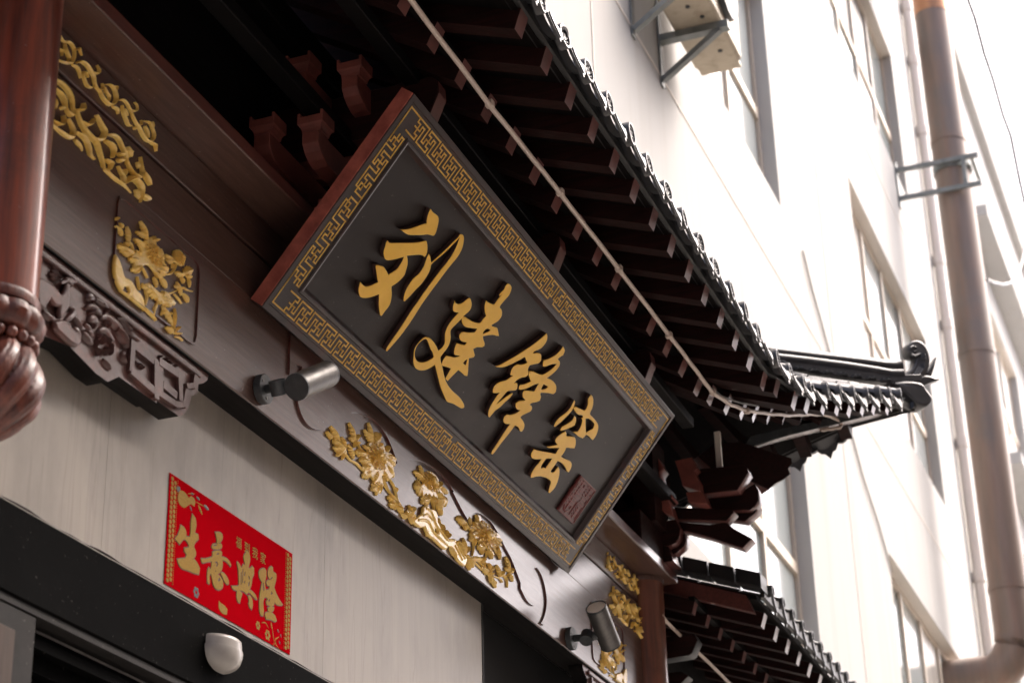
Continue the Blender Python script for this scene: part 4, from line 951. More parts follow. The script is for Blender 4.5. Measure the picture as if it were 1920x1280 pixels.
# ------------------------------------------------------------------ spot lamps
def spot(name, label, base, joint, back, lens, r, lens_face):
    t = thing(name, label, 'lamp', tuple(base), 'spotlights on the beam')
    base, joint, back, lens = V(base), V(joint), V(back), V(lens)
    s = MB(); s.tube([base, base+V((0, -.022, 0))], r*1.12, 28); s.build('base_plate', 'lamp_dark', t, True, bevel=.002)
    for k in range(3):
        g = 2*math.pi*k/3+.5
        s = MB(); p = base+V((math.cos(g)*r*.75, -.022, math.sin(g)*r*.75)); s.tube([p, p+V((0, -.002, 0))], .0045, 8); s.build('screw', 'lamp', t)
    s = MB(); s.tube([base+V((0, -.02, 0)), joint], r*.34, 14); s.build('arm', 'lamp_dark', t, True)
    d = (lens-back).normalized(); mid = back.lerp(lens, .3)
    side = d.cross(V((0, -1, 0))).normalized()
    s = MB(); s.tube([joint-side*r*.55, joint+side*r*.55], r*.62, 18); s.build('knuckle', 'lamp_dark', t, True)
    s = MB(); s.tube([joint, mid], r*.42, 12); s.build('yoke', 'lamp_dark', t, True)
    s = MB(); s.tube([back, lens], r, 36); s.build('body', 'lamp', t, True, bevel=.001)
    s = MB(); s.tube([back-d*.004, back+d*.002], r*1.005, 36); s.build('end_cap', 'lamp_dark', t, True)
    s = MB(); s.tube([lens-d*.001, lens+d*.002], r*.93, 36); s.build('lens', 'lens', t, True)
    s = MB(); s.lathe((0, 0, 0), [(r*1.0, -.002), (r*1.0, .006), (r*.94, .006), (r*.94, -.002)], 36)
    q = d.to_track_quat('Z', 'Y').to_matrix(); s.v = [tuple(q @ V(v)+lens) for v in s.v]; s.build('rim', 'lamp_dark', t, True)
b1 = on(487, 731, 1, -.087); 
bk = on(557, 725, 1, -.225); d1 = (V((0.83, -0.13, 0.54))).normalized()
spot('spot_lamp', 'grey cylinder spotlight below the left end of the sign, turned away', b1, on(522, 726, 1, -.165), bk, bk+d1*.165, .0375, True)
b2 = on(1066, 1197, 1, -.087); le = on(1118, 1139, 1, -.235); bb = on(1147, 1206, 1, -.235)
d2 = (le-bb); 
d2 = V((-0.80, 0.03, 0.60)).normalized()
bb = le-d2*.175
spot('spot_lamp', 'grey cylinder spotlight near the right column with its pale lens upward', b2, on(1100, 1194, 1, -.17), bb, le, .040, True)

# ------------------------------------------------------------------ signboard (leans out from the beam)
SU, SVL = 2.529, 0.735
vdir = V((0, -0.6235, 0.7818)).normalized()
FS = Frame((4.436, -0.122, 4.060), (1, 0, 0), vdir, V((0, -vdir.z, vdir.y)))
sb = thing('signboard', 'dark tilted shop signboard with four raised gold calligraphy characters', 'sign', (5.7, -0.12, 4.05))
TH = 0.046
f = MB()
vs = [FS.P(u, v, h) for u in (0, SU) for v in (0, SVL) for h in (-TH, -.016)]
f.add(vs, [(0, 1, 3, 2), (4, 6, 7, 5), (0, 4, 5, 1), (2, 3, 7, 6), (0, 2, 6, 4), (1, 5, 7, 3)])
f.build('field_board', 'sign', sb)
prof = [(0, -.016), (0, -.001), (.002, .0), (.017, .0), (.0195, -.0035), (.098, -.0035), (.100, .0), (.106, .0015), (.112, .0), (.120, -.012), (.123, -.0155)]
f = MB()
for (d, h) in prof:
    f.v += [tuple(FS.P(*p, h)) for p in ((d, d), (SU-d, d), (SU-d, SVL-d), (d, SVL-d))]
for i in range(len(prof)-1):
    for k in range(4):
        f.f.append([4*i+k, 4*i+(k+1) % 4, 4*i+4+(k+1) % 4, 4*i+4+k]); f.m.append(0)
f.build('moulded_frame', 'sign_frame', sb)
f = MB(); vs = [FS.P(u, v, h) for u in (-.004, -.0005) for v in (0.001, SVL-.001) for h in (-TH, -.003)]
f.add(vs, [(0, 1, 3, 2), (4, 6, 7, 5), (0, 4, 5, 1), (2, 3, 7, 6), (0, 2, 6, 4), (1, 5, 7, 3)]); f.build('end_grain', 'sign_end', sb)
# gold fret line: units joined into one running meander per side
LW, LH, FH = 0.0052, 0.0018, -.0036
def stroke(mb, pts, fn):
    for (a, b) in zip(pts, pts[1:]):
        a, b = V(fn(*a)), V(fn(*b)); d = b-a
        if d.length < 1e-6: continue
        d.normalize(); nn = V((-d.y, d.x))*LW/2; a = a-d*LW*.5; b = b+d*LW*.5
        q = [a-nn, b-nn, b+nn, a+nn]; top_ = [a-nn*.5, b-nn*.5, b+nn*.5, a+nn*.5]
        o = len(mb.v); mb.v += [tuple(FS.P(*p, FH)) for p in q]+[tuple(FS.P(*p, FH+LH)) for p in top_]
        mb.f += [[o+4, o+5, o+6, o+7], [o, o+1, o+5, o+4], [o+1, o+2, o+6, o+5], [o+2, o+3, o+7, o+6], [o+3, o, o+4, o+7]]; mb.m += [0]*5
HV = 0.0285; DC = 0.0585
def fret_side(n, pitch, fn, flip):
    """n unit centres along a side; fn(s, t) -> uv; the pattern turns round at the middle"""
    c0 = -(n-1)/2*pitch
    for i in range(n):
        c = c0+i*pitch; sgn = -1 if (c > 0.01) == flip else 1
        m_ = MB(); F_ = lambda s_, t_: fn(c+s_*pitch*sgn, t_*HV)
        stroke(m_, [(0, 0), (0, .54), (-.2, .54), (-.2, 1), (.62, 1), (.62, -.54), (.8, -.54), (.8, 0), (1, 0)] if not (i == (0 if sgn < 0 else n-1)) else [(0, 0), (0, .54), (-.2, .54), (-.2, 1), (.5, 1)], F_)
        stroke(m_, [(0, 0), (0, -.54), (.2, -.54), (.2, -1), (-.62, -1), (-.62, .54), (-.8, .54), (-.8, 0), (-1, 0)] if not (i == (n-1 if sgn < 0 else 0)) else [(0, 0), (0, -.54), (.2, -.54), (.2, -1), (-.5, -1)], F_)
        stroke(m_, [(-.2, 0), (.2, 0)], F_)
        m_.build('fret_unit', 'gold_line', sb)
LONG = SU-2*DC; SHORT = SVL-2*DC
nl = 30; pl = (LONG-.005)/(nl+.25)
nsd = 7; ps = (SHORT-.03)/(nsd+.3)
fret_side(nl, pl, lambda s_, t_: (SU/2+s_, DC+t_), False)
fret_side(nl, pl, lambda s_, t_: (SU/2+s_, SVL-DC-t_), False)
fret_side(nsd, ps, lambda s_, t_: (DC+t_, SVL/2+s_), True)
fret_side(nsd, ps, lambda s_, t_: (SU-DC-t_, SVL/2+s_), True)
E = HV
for (u0, v0, du, dv) in ((DC, DC, 1, 1), (SU-DC, DC, -1, 1), (DC, SVL-DC, 1, -1), (SU-DC, SVL-DC, -1, -1)):
    m_ = MB(); stroke(m_, [(u0-E*du, v0+.09*dv), (u0-E*du, v0-E*dv), (u0+.05*du, v0-E*dv)], lambda a, b: (a, b))
    m_.build('fret_corner', 'gold_line', sb)

# the four characters, traced stroke by stroke
A_, B_, C_, D_ = crop(660, 380, 8), crop(660, 510, 8), crop(760, 520, 8), crop(760, 620, 8)
E_, F_8, G_, H_ = crop(870, 615, 8), crop(870, 720, 8), crop(960, 730, 8), crop(960, 830, 8)
CH = 0.0175
def SP(pts): return [FS.px(x, y, -.0155+CH) for x, y in pts]
def stroke_char(name, pieces):
    out = []
    for i, lp in enumerate(pieces):
        o = relief(name, FS, [SP(l) for l in lp], CH-.0003*i, ['gold', 'letter_side'], sb, -.0158, .0016, sm=3)
        out.append(o)
    for o in out[1:]: sub(o, out[0])
stroke_char('character_liu', [
 [A_([(1185,95),(1225,150),(1290,200),(1305,260),(1290,350),(1265,440),(1240,490),(1215,500),(1175,488),(1130,480),(1050,488),(880,488),(820,470),(770,435),(730,405),(800,405),(900,385),(1000,350),(1090,320),(1125,315),(1130,250),(1150,170)])],
 [A_([(540,570),(575,605),(700,605),(900,605),(1020,595),(1110,575),(1130,600),(1138,680),(1125,770),(1095,822),(1065,795),(1010,785),(930,790),(830,800),(840,860),(838,930),(815,1020),(790,1090),(740,1150),(680,1205),(600,1258)]) +
  B_([(598,260),(602,330),(590,430),(560,510),(500,590),(450,660),(430,650),(412,540),(410,430),(412,335),(350,360),(270,385),(190,392),(130,375),(108,320),(105,260),(130,150),(165,190),(215,220),(290,205),(360,170),(398,156)]) +
  A_([(385,1140),(372,1040),(360,960),(375,940),(430,945),(480,965),(520,1020),(555,1085),(620,1040),(680,1000),(730,930),(770,860),(785,815),(700,840),(600,862),(540,868),(500,840),(482,780),(485,720),(505,660),(520,600)])],
 [A_([(1160,770),(1180,810),(1190,870),(1195,905),(1260,845),(1350,765),(1450,670),(1540,580),(1600,520),(1625,485),(1655,478),(1680,500),(1685,560),(1670,650),(1640,730),(1580,830),(1480,950),(1380,1080),(1290,1200)]) +
  B_([(1230,240),(1150,350),(1050,490),(950,650),(850,800),(740,950),(640,1070),(570,1150),(530,1192),(518,1180),(530,1140),(600,1030),(700,890),(800,740),(900,580),(1000,440),(1080,320)]) +
  A_([(1150,1265),(1250,1130),(1350,1000),(1440,890),(1520,770),(1570,670),(1600,590),(1622,522),(1560,592),(1470,682),(1370,778),(1280,853),(1215,910),(1190,945),(1180,1000),(1150,1070),(1100,1150),(1040,1230)]) +
  B_([(960,270),(880,360),(820,420),(790,445),(782,425),(790,360),(820,270),(860,200)]) + A_([(930,1140),(1010,1070),(1080,970),(1110,890),(1135,820)])]])
stroke_char('character_jian', [
 [C_([(745,350),(760,385),(800,400),(860,385),(910,345),(960,310),(985,330),(1000,400),(985,470),(950,520),(885,575),(850,620),(780,690),(700,770),(680,820),(685,900),(670,980),(640,1050),(580,1130)]) +
  D_([(532,398),(535,450),(555,520),(575,620),(600,720),(625,780),(660,840),(720,910),(800,980),(850,1040),(885,1110),(885,1150),(850,1165),(790,1135),(720,1095),(640,1070),(610,1030),(570,940),(530,840),(500,720),(470,600),(450,510),(390,550),(320,585),(250,598),(180,580),(140,530),(125,460),(130,380),(140,290),(180,210),(240,140),(290,100),(330,95),(380,115),(430,170),(470,230),(500,300),(560,250),(595,190)]) +
  C_([(600,900),(605,830),(640,740),(700,650),(760,580),(805,530),(760,525),(730,510),(720,470),(725,420),(740,380)]),
  D_([(310,125),(335,150),(360,210),(385,280),(415,330),(430,395),(400,420),(330,460),(260,475),(190,460),(155,410),(145,350),(160,270),(200,200),(260,145)])],
 [C_([(1545,95),(1580,115),(1598,150),(1590,200),(1560,270),(1500,340),(1440,410),(1420,450),(1450,490),(1455,550),(1440,600),(1390,660),(1300,715),(1310,735),(1380,755),(1395,800),(1410,880),(1380,880),(1320,865),(1250,870),(1170,885),(1175,930),(1195,990),(1190,1030),(1150,1050),(1080,1050),(1025,1075),(1035,1120),(1048,1170),(1030,1200),(990,1210)]) +
  D_([(960,415),(950,520),(945,620),(935,680),(900,675),(860,640),(800,590),(760,630),(700,690),(640,755),(605,720),(640,660),(690,570),(620,545),(560,525),(555,490),(580,430),(620,375),(680,385),(740,400),(800,385),(820,375),(770,372),(745,360),(738,310),(755,240),(780,185),(830,205),(900,215),(930,178)]) +
  C_([(850,960),(820,920),(818,870),(840,830),(880,820),(960,830),(1050,825),(1085,770),(1000,765),(920,750),(870,710),(850,650),(860,610),(890,590),(950,625),(1020,665),(1100,685),(1140,675),(1180,620),(1220,580),(1200,520),(1195,450),(1205,390),(1220,350),(1250,375),(1320,405),(1345,400),(1380,350),(1430,290),(1465,240),(1422,282),(1410,272),(1450,220),(1490,180),(1510,130)]),
  C_([(1165,850),(1190,800),(1240,770),(1280,790),(1250,815)]), D_([(870,490),(900,450),(935,430),(925,480),(910,520)])]])
stroke_char('character_feng', [
 [E_([(1245,80),(1255,130),(1245,190),(1210,250),(1150,310),(1060,350),(1040,380),(1100,375),(1150,385),(1165,430),(1160,490),(1120,530),(1050,545),(990,560),(965,610),(970,660),(960,710),(920,735),(850,750),(800,780),(750,830),(790,820),(808,850),(800,910),(770,935),(700,940),(650,955),(600,1010),(540,1080),(490,1140),(560,1090),(650,1020),(720,975),(735,985),(690,1050),(620,1110),(540,1190)]) +
  F_8([(470,400),(420,460),(385,500),(368,480),(370,420),(400,340),(440,270),(490,190),(538,132)]) +
  E_([(450,975),(438,940),(450,890),(490,840),(550,805),(640,780),(700,740),(740,715),(700,705),(710,650),(740,590),(800,545),(850,550),(910,540),(955,520),(935,480),(915,440),(840,480),(740,530),(650,570),(560,592),(500,585),(475,570),(540,555),(640,500),(780,420),(920,330),(1040,250),(1130,180),(1200,120)])],
 [E_([(1490,275),(1510,310),(1515,350),(1490,410),(1440,440),(1410,470),(1440,500),(1438,560),(1400,620),(1330,690),(1250,750),(1320,780),(1370,830),(1390,890),(1380,960),(1340,990),(1270,975),(1160,970),(1150,990),(1160,1030),(1140,1090),(1090,1110),(1020,1125),(990,1150),(1020,1170),(1025,1210)]) +
  F_8([(1000,410),(940,440),(880,470),(850,500),(890,550),(912,610),(900,670),(870,715),(845,705),(820,650),(770,620),(720,690),(640,790),(560,890),(480,1000),(430,1060),(412,1045),(430,1000),(510,880),(600,740),(650,660),(695,600),(640,600),(605,580),(595,540),(610,490),(650,455),(700,460),(780,440),(840,400),(850,390),(810,385),(780,340),(785,290),(830,255),(880,250)]) +
  E_([(930,1080),(890,1040),(885,980),(910,935),(980,940),(1060,950),(1090,900),(1130,830),(1060,850),(960,900),(880,925),(835,920),(830,880),(850,850),(920,840),(1010,800),(985,740),(974,690),(985,650),(1040,650),(1110,680),(1180,700),(1260,660),(1340,600),(1395,540),(1320,545),(1250,570),(1195,580),(1190,540),(1200,485),(1280,460),(1370,410),(1430,360),(1470,310)]),
  E_([(1170,900),(1200,840),(1265,880),(1230,910),(1165,925)])]])
stroke_char('character_yao', [
 [G_([(940,160),(950,190),(935,250),(900,320),(840,390),(760,470),(690,530),(645,565),(632,550),(660,490),(720,420),(800,360),(870,290),(910,220)])],
 [G_([(1190,80),(1215,110),(1225,180),(1215,260),(1190,320),(1175,370),(1210,410),(1270,480),(1298,540),(1290,620),(1260,700),(1215,760),(1190,740),(1160,705),(1115,680),(1100,700),(1065,735),(1010,710),(960,670),(920,635),(990,630),(1020,590),(1050,520),(1060,450),(1035,435),(1070,420),(1060,390),(1000,380),(960,340),(935,300),(930,275),(960,260),(1020,285),(1090,315),(1120,290),(1145,220),(1150,140)]),
  G_([(1110,440),(1160,440),(1220,490),(1240,530),(1220,590),(1160,620),(1115,650),(1110,560),(1108,500)])],
 [G_([(940,395),(965,420),(965,480),(945,540),(890,570),(810,600),(745,620),(732,605),(760,560),(830,520),(900,470),(930,430)])],
 [G_([(810,630),(825,670),(825,700),(880,705),(940,715),(962,750),(960,830),(940,885),(880,880),(820,875),(790,940),(740,1010),(800,1040),(870,1070),(900,1110),(895,1170),(860,1240),(835,1235),(810,1180),(760,1110),(690,1075),(640,1150)]) +
  H_([(590,420),(600,445),(640,440),(670,400),(700,360),(718,400),(715,480),(690,580),(650,670),(600,730),(570,755),(555,735),(575,650),(590,590),(560,550),(500,520),(430,505),(360,510),(300,525),(288,500),(310,440),(360,360),(420,290),(450,245),(380,250),(330,245),(300,220),(295,170),(320,120),(340,95),(380,110),(470,130),(560,145),(650,165),(670,160),(710,90)]) +
  G_([(720,880),(640,880),(560,880),(525,860),(570,855),(640,840),(690,830),(660,790),(655,760),(690,710),(740,670),(790,640)]),
  H_([(520,240),(610,240),(560,310),(510,385),(480,370),(450,390),(445,350),(480,290)])]])
# seal plaque
sq = [FS.px(x, y, -.004) for x, y in H_([(1050,490),(1265,715),(930,1230),(705,1015)])]
ua, ub = min(p[0] for p in sq), max(p[0] for p in sq); va, vb = min(p[1] for p in sq), max(p[1] for p in sq)
so2 = relief('seal_plaque', FS, [[(ua, va), (ub, va), (ub, vb), (ua, vb)]], .008, 'seal', sb, -.0158, .001, smooth=False)
m_ = MB(); rs = random.Random(11)
def sline(a, b, w_=.0042):
    a, b = V(a), V(b); d = (b-a).normalized(); nn = V((-d.y, d.x))*w_/2
    m_.prism([FS.P(*p, -.0158+.0105) for p in (a-nn, b-nn, b+nn, a+nn)], FS.n*-.003)
W_, Hh = ub-ua, vb-va
def sl(pts):
    q = [(ua+W_*x, va+Hh*y) for x, y in pts]
    for a, b in zip(q, q[1:]): sline(a, b)
sl([(.04, .03), (.96, .03), (.96, .97), (.04, .97), (.04, .03)])
GL = [[[(.1,.9),(.4,.9),(.4,.8),(.1,.8),(.1,.7),(.4,.7)],[(.25,.95),(.25,.55)],[(.1,.62),(.42,.62)],[(.12,.56),(.12,.52),(.42,.52)]],
      [[(.55,.92),(.9,.92)],[(.72,.96),(.72,.7)],[(.55,.84),(.9,.84),(.9,.76),(.55,.76)],[(.55,.68),(.9,.68),(.9,.55)],[(.6,.6),(.84,.6)],[(.6,.53),(.84,.53)]],
      [[(.1,.46),(.42,.46)],[(.25,.48),(.25,.08)],[(.1,.38),(.42,.38)],[(.1,.3),(.42,.3),(.42,.2)],[(.1,.22),(.2,.1)],[(.4,.14),(.3,.08)]],
      [[(.55,.46),(.9,.46),(.9,.1)],[(.55,.46),(.55,.1)],[(.62,.4),(.84,.4)],[(.62,.33),(.84,.33)],[(.72,.42),(.72,.1)],[(.62,.25),(.84,.25)],[(.62,.17),(.84,.17)]]]
for g in GL:
    for p in g: sl(p)
sub(m_.build('seal_script', 'seal_line', sb), so2)

# ------------------------------------------------------------------ beam heads that carry the sign
for i, xh in enumerate((4.727, 5.79, 6.825)):
    t = thing('beam_head', ['red painted beam end above the upper left sign corner', 'red painted beam end above the middle of the sign', 'red painted beam end above the right end of the sign'][i], 'beam', (xh, -0.4, 4.7), 'beam ends above the sign')
    hw = .031
    pr = [(-0.02, 4.70), (-0.475, 4.70), (-0.498, 4.688), (-0.546, 4.800), (-0.543, 4.842), (-0.522, 4.860), (-0.02, 4.860)]
    f = MB(); f.prism([(xh-hw, y, z) for y, z in pr], (2*hw, 0, 0), 0, 1); f.build('beam_end', ['rafter', 'rafter_end'], t, bevel=.003)

# ------------------------------------------------------------------ bracket sets above the plank
def dou(mbx, x, y, z, sx, sy, hz):
    """bearing block: waisted foot, square head with a slot"""
    f = mbx
    def ring(k, zz): return [(x-sx*k, y-sy*k, zz), (x+sx*k, y-sy*k, zz), (x+sx*k, y+sy*k, zz), (x-sx*k, y+sy*k, zz)]
    lv = [(.72, 0), (.76, .18), (.86, .34), (1.0, .42), (1.0, .78)]
    o = len(f.v)
    for k, t in lv: f.v += ring(k, z+hz*t)
    for i in range(len(lv)-1):
        for k in range(4): f.f.append([o+4*i+k, o+4*i+(k+1) % 4, o+4*i+4+(k+1) % 4, o+4*i+4+k]); f.m.append(0)
    f.f.append([o+3, o+2, o+1, o]); f.m.append(0); e = o+4*(len(lv)-1); f.f.append([e, e+1, e+2, e+3]); f.m.append(0)
    for sg in (-1, 1): f.box(x-sx, x+sx, y+sg*sy-(.18*sy if sg > 0 else -0.0), y+sg*sy+(.18*sy if sg < 0 else 0.0), z+hz*.78, z+hz)
def gong(f, x0, x1, y, z, hw, hz):
    """curved bracket arm along X"""
    c = min(.07, (x1-x0)/4)
    pr = [(x0, z+hz), (x0, z+hz*.55), (x0+c*.25, z+hz*.28), (x0+c*.6, z+hz*.1), (x0+c, z), (x1-c, z), (x1-c*.6, z+hz*.1), (x1-c*.25, z+hz*.28), (x1, z+hz*.55), (x1, z+hz)]
    f.prism([(a, y-hw, b) for a, b in pr], (0, 2*hw, 0))
def gongy(f, y0, y1, x, z, hw, hz):
    c = .06
    pr = [(y0, z+hz), (y0, z+hz*.55), (y0+c*.25, z+hz*.28), (y0+c*.6, z+hz*.1), (y0+c, z), (y1, z), (y1, z+hz)]
    f.prism([(x-hw, a, b) for a, b in pr], (2*hw, 0, 0))
LABS = ['dim carved bracket set above the plank at the upper left', 'dim bracket set hidden behind the middle of the sign', 'dim bracket set behind the right half of the sign']
for i, xs in enumerate((4.78, 5.76, 6.74)):
    t = thing('bracket_set', LABS[i], 'bracket', (xs, -0.1, 4.42), 'bracket sets above the plank')
    for (y, z, hl) in ((-.10, 4.535, .34), (-.235, 4.535, .30), (-.17, 4.775, .26), (-.30, 4.775, .18)):
        f = MB(); gong(f, xs-hl, xs+hl, y, z, .026, .085); f.build('bracket_arm', 'bracket', t, bevel=.002)
        for sg in (-1, 1):
            f = MB(); dou(f, xs+sg*(hl-.035), y, z+.0855, .040, .040, .062); f.build('bearing_block', 'bracket', t)
    for (z, y0, hz_) in ((4.63, -.30, .08), (4.80, -.42, .07)):
        f = MB(); gongy(f, y0, -.021, xs, z, .026, hz_); f.build('projecting_arm', 'bracket', t, bevel=.002)
    f = MB(); dou(f, xs, -.10, 4.422, .07, .06, .11); f.build('base_block', 'bracket', t)
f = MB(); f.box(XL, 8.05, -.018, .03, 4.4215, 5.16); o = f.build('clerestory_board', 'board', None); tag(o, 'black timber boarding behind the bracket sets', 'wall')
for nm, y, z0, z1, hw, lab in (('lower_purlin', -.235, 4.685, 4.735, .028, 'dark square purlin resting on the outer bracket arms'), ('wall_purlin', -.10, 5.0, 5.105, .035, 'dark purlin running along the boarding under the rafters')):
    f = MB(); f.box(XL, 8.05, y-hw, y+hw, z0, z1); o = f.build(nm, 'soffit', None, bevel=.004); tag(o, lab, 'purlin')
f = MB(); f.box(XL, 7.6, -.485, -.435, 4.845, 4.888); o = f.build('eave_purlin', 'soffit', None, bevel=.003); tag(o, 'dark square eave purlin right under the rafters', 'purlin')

# ================================================================== EAVE ROOF
YL0, YF0, YD0 = -.60, -.85, -.91
def flare(X): return min(1.2, max(0.0, (X-7.35)/1.9))
def YL(X): return YL0-.27*flare(X)
def YF(X): return YF0-.30*flare(X)
def YD(X): return YD0-.33*flare(X)
HIPC = 8.02
def hipY(X): return HIPC-X
MIR = Matrix(((0, -1, 0, HIPC), (-1, 0, 0, HIPC), (0, 0, 1, 0), (0, 0, 0, 1)))
ZL0, ZF0, ZD0 = 4.819, 4.8395, 4.952
T32, T20 = math.tan(math.radians(32)), math.tan(math.radians(20))
er = thing('eave_roof', 'black tiled upturned eave roof with red rafters above the sign', 'roof', (5.7, -0.5, 4.6))
SPR = .208
low = [V((4.2994+SPR*k, YL0, ZL0)) for k in range(-13, 15)]
lowc = [ony(x, y, YL) for x, y in ((1328, 757), (1359, 774), (1388, 783.6), (1411, 788), (1438, 791), (1467, 792), (1499, 794), (1538, 794))]
fly = [V((4.5606+.2118*k, YF0, ZF0)) for k in range(-14, 14)]
flyc = [ony(x, y, YF) for x, y in ((1453, 741), (1486, 766), (1510, 773), (1541, 775), (1567, 777), (1590, 780), (1615, 777), (1636, 775), (1662, 775))]
def lower_rafter(e, T=None):
    yi = .04 if e.x < 7.95 else min(.04, hipY(e.x)-.0)
    if yi-e.y < .08: return
    sl_ = T32 if e.x < 6.9 else T32-.25*flare(e.x)
    i = V((e.x, yi, e.z+sl_*(yi-e.y)))
    i.x -= .40*flare(e.x)*(yi-e.y)/.6
    sd_ = V((e.y-i.y, -(e.x-i.x), 0)).normalized()*.029
    f = MB(); f.bar(i, e, sd_, (0, -.034, .070), 0, 1)
    if T: f.v = [tuple(T @ V(v)) for v in f.v]
    f.build('rafter', ['rafter', 'rafter_end'], er)
def fly_rafter(e, T=None):
    yi = min(e.y+.40, hipY(e.x)) if e.x > 7.95 else e.y+.40
    if yi-e.y < .06: return
    i = V((e.x, yi, e.z+T20*(yi-e.y)))
    f = MB(); f.bar(i, e, (.029, 0, 0), (0, -.022, .068), 0, 1)
    if T: f.v = [tuple(T @ V(v)) for v in f.v]
    f.build('flying_rafter', ['rafter', 'rafter_end'], er)
for e in low+lowc: lower_rafter(e)
for e in fly+flyc: fly_rafter(e)
for e in lowc:
    if e.x > 7.6: lower_rafter(e, MIR)
for e in flyc:
    if e.x > 7.6: fly_rafter(e, MIR)
# roof boarding (one sheet over the flying rafters, one over the lower rafters)
def boards(ends, dz, sl_, run, name, T=None, y_to=None, xmin=-9):
    es = [e for e in ends if e.x >= xmin]
    f = MB(); vs = []
    for e in es:
        yo = e.y-.012
        yi = y_to if y_to is not None else e.y+run
        if e.x > 7.95: yi = min(yi, hipY(e.x)+.02)
        yi = max(yi, yo+.01)
        s2 = sl_(e.x)
        a = V((e.x, yo, e.z+dz-s2*.012)); b = V((e.x, yi, e.z+dz+s2*(yi-e.y)))
        vs += [a, b, a+V((0, 0, .018)), b+V((0, 0, .018))]
    n = len(es)
    fs = []
    for i in range(n-1):
        k = 4*i
        fs += [(k, k+1, k+5, k+4), (k+2, k+6, k+7, k+3), (k, k+4, k+6, k+2)]
    f.add(vs, fs)
    if T: f.v = [tuple(T @ V(v)) for v in f.v]
    return f.build(name, 'board', er)
allow = low+lowc; alfly = fly+flyc
tipF = V((9.2, YF(9.2), flyc[-1].z+.06))
boards(allow+[V((9.0, YL(9.0), lowc[-1].z+.07))], .074, lambda X: T32 if X < 6.9 else T32-.25*flare(X), .9, 'lower_boarding', y_to=.14)
boards(alfly+[tipF], .064, lambda X: T20, .45, 'eave_boarding')
boards(lowc+[V((9.0, YL(9.0), lowc[-1].z+.07))], .074, lambda X: T32-.25*flare(X), .9, 'lower_boarding', MIR, .14, 7.6)
boards(flyc+[tipF], .064, lambda X: T20, .45, 'eave_boarding', MIR, None, 7.6)
# board over the rafter ends behind the led strip
def strip(pts, dy0, dy1, z0, z1, name, m, T=None):
    f = MB(); vs = []
    for p in pts: vs += [V((p.x, p.y+dy0, p.z+z0)), V((p.x, p.y+dy1, p.z+z0)), V((p.x, p.y+dy1, p.z+z1)), V((p.x, p.y+dy0, p.z+z1))]
    fs = []
    for i in range(len(pts)-1):
        for k in range(4): fs.append((4*i+k, 4*i+(k+1) % 4, 4*i+4+(k+1) % 4, 4*i+4+k))
    fs += [(0, 1, 2, 3), tuple(4*(len(pts)-1)+k for k in (3, 2, 1, 0))]
    f.add(vs, fs)
    if T: f.v = [tuple(T @ V(v)) for v in f.v]
    return f.build(name, m, er)
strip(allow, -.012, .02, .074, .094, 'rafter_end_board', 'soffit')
strip(alfly+[tipF], -.030, .01, .066, .098, 'eave_fascia', 'tile_fascia')
strip([e for e in flyc+[tipF] if e.x > 7.6], -.030, .01, .066, .098, 'eave_fascia', 'tile_fascia', MIR)

# ---- tiles
RTL = .038
def half_tube(L_, r0_, r1_, n=9):
    f = MB(); vs = []
    for i, (y, r) in enumerate(((0, r0_), (L_, r1_))):
        for k in range(n+1):
            g = math.pi*k/n
            vs.append((r*math.cos(g), y, r*math.sin(g)*.95))
    for i, (y, r) in enumerate(((0, r0_-.010), (L_, r1_-.010))):
        for k in range(n+1):
            g = math.pi*k/n
            vs.append((r*math.cos(g), y, r*math.sin(g)*.95))
    m = n+1
    fs = [(k, k+1, m+k+1, m+k) for k in range(n)]+[(2*m+k+1, 2*m+k, 3*m+k, 3*m+k+1) for k in range(n)]
    fs += [(k+1, k, 2*m+k, 2*m+k+1) for k in range(n)]+[(m+k, m+k+1, 3*m+k+1, 3*m+k) for k in range(n)]
    f.add(vs, fs); return f
def mesh_of(f, name, mats, smooth=True):
    o = f.build(name, mats, None, smooth); me = o.data; bpy.data.objects.remove(o); return me
ME_COV = mesh_of(half_tube(.192, RTL, RTL-.003), 'cover_tile', 'tile')
# round end tile: disc with raised rim and a knob pattern
f = MB(); n = 24; vs = [(0, -.006, 0)]; rings = [(.30, -.010), (.36, -.004), (.74, -.004), (.80, -.013), (.98, -.013), (1.0, -.008), (1.0, .012)]
for rr_, y in rings:
    for k in range(n): vs.append((RTL*1.04*rr_*math.cos(2*math.pi*k/n), y, RTL*1.04*rr_*math.sin(2*math.pi*k/n)))
fs = [(0, 1+(k+1) % n, 1+k) for k in range(n)]
for i in range(len(rings)-1):
    for k in range(n): fs.append((1+i*n+k, 1+i*n+(k+1) % n, 1+(i+1)*n+(k+1) % n, 1+(i+1)*n+k))
f.add(vs, fs)
for k in range(8):
    g = 2*math.pi*k/8; f.ball((RTL*.56*math.cos(g), -.005, RTL*.56*math.sin(g)), .0065, 6)
ME_DISC = mesh_of(f, 'round_end_tile', 'tile_face')
# drip tile: hanging pointed plate with cusped edge and rim
dp_ = [(-.062, .020), (-.05, -.012), (-.034, -.034), (-.018, -.040), (0, -.066), (.018, -.040), (.034, -.034), (.05, -.012), (.062, .020), (.03, .004), (0, -.002), (-.03, .004)]
dp_ = [(x*1.12, z*1.1) for x, z in dp_]
f = MB(); f.prism([(x, -.004, z) for x, z in dp_], (0, .009, 0))
inner = [(x*.74, (z+.014)*.70-.016) for x, z in dp_]
f.prism([(x, -.0085, z) for x, z in inner], (0, .005, 0))
ME_DRIP = mesh_of(f, 'drip_tile', 'tile_face', False)

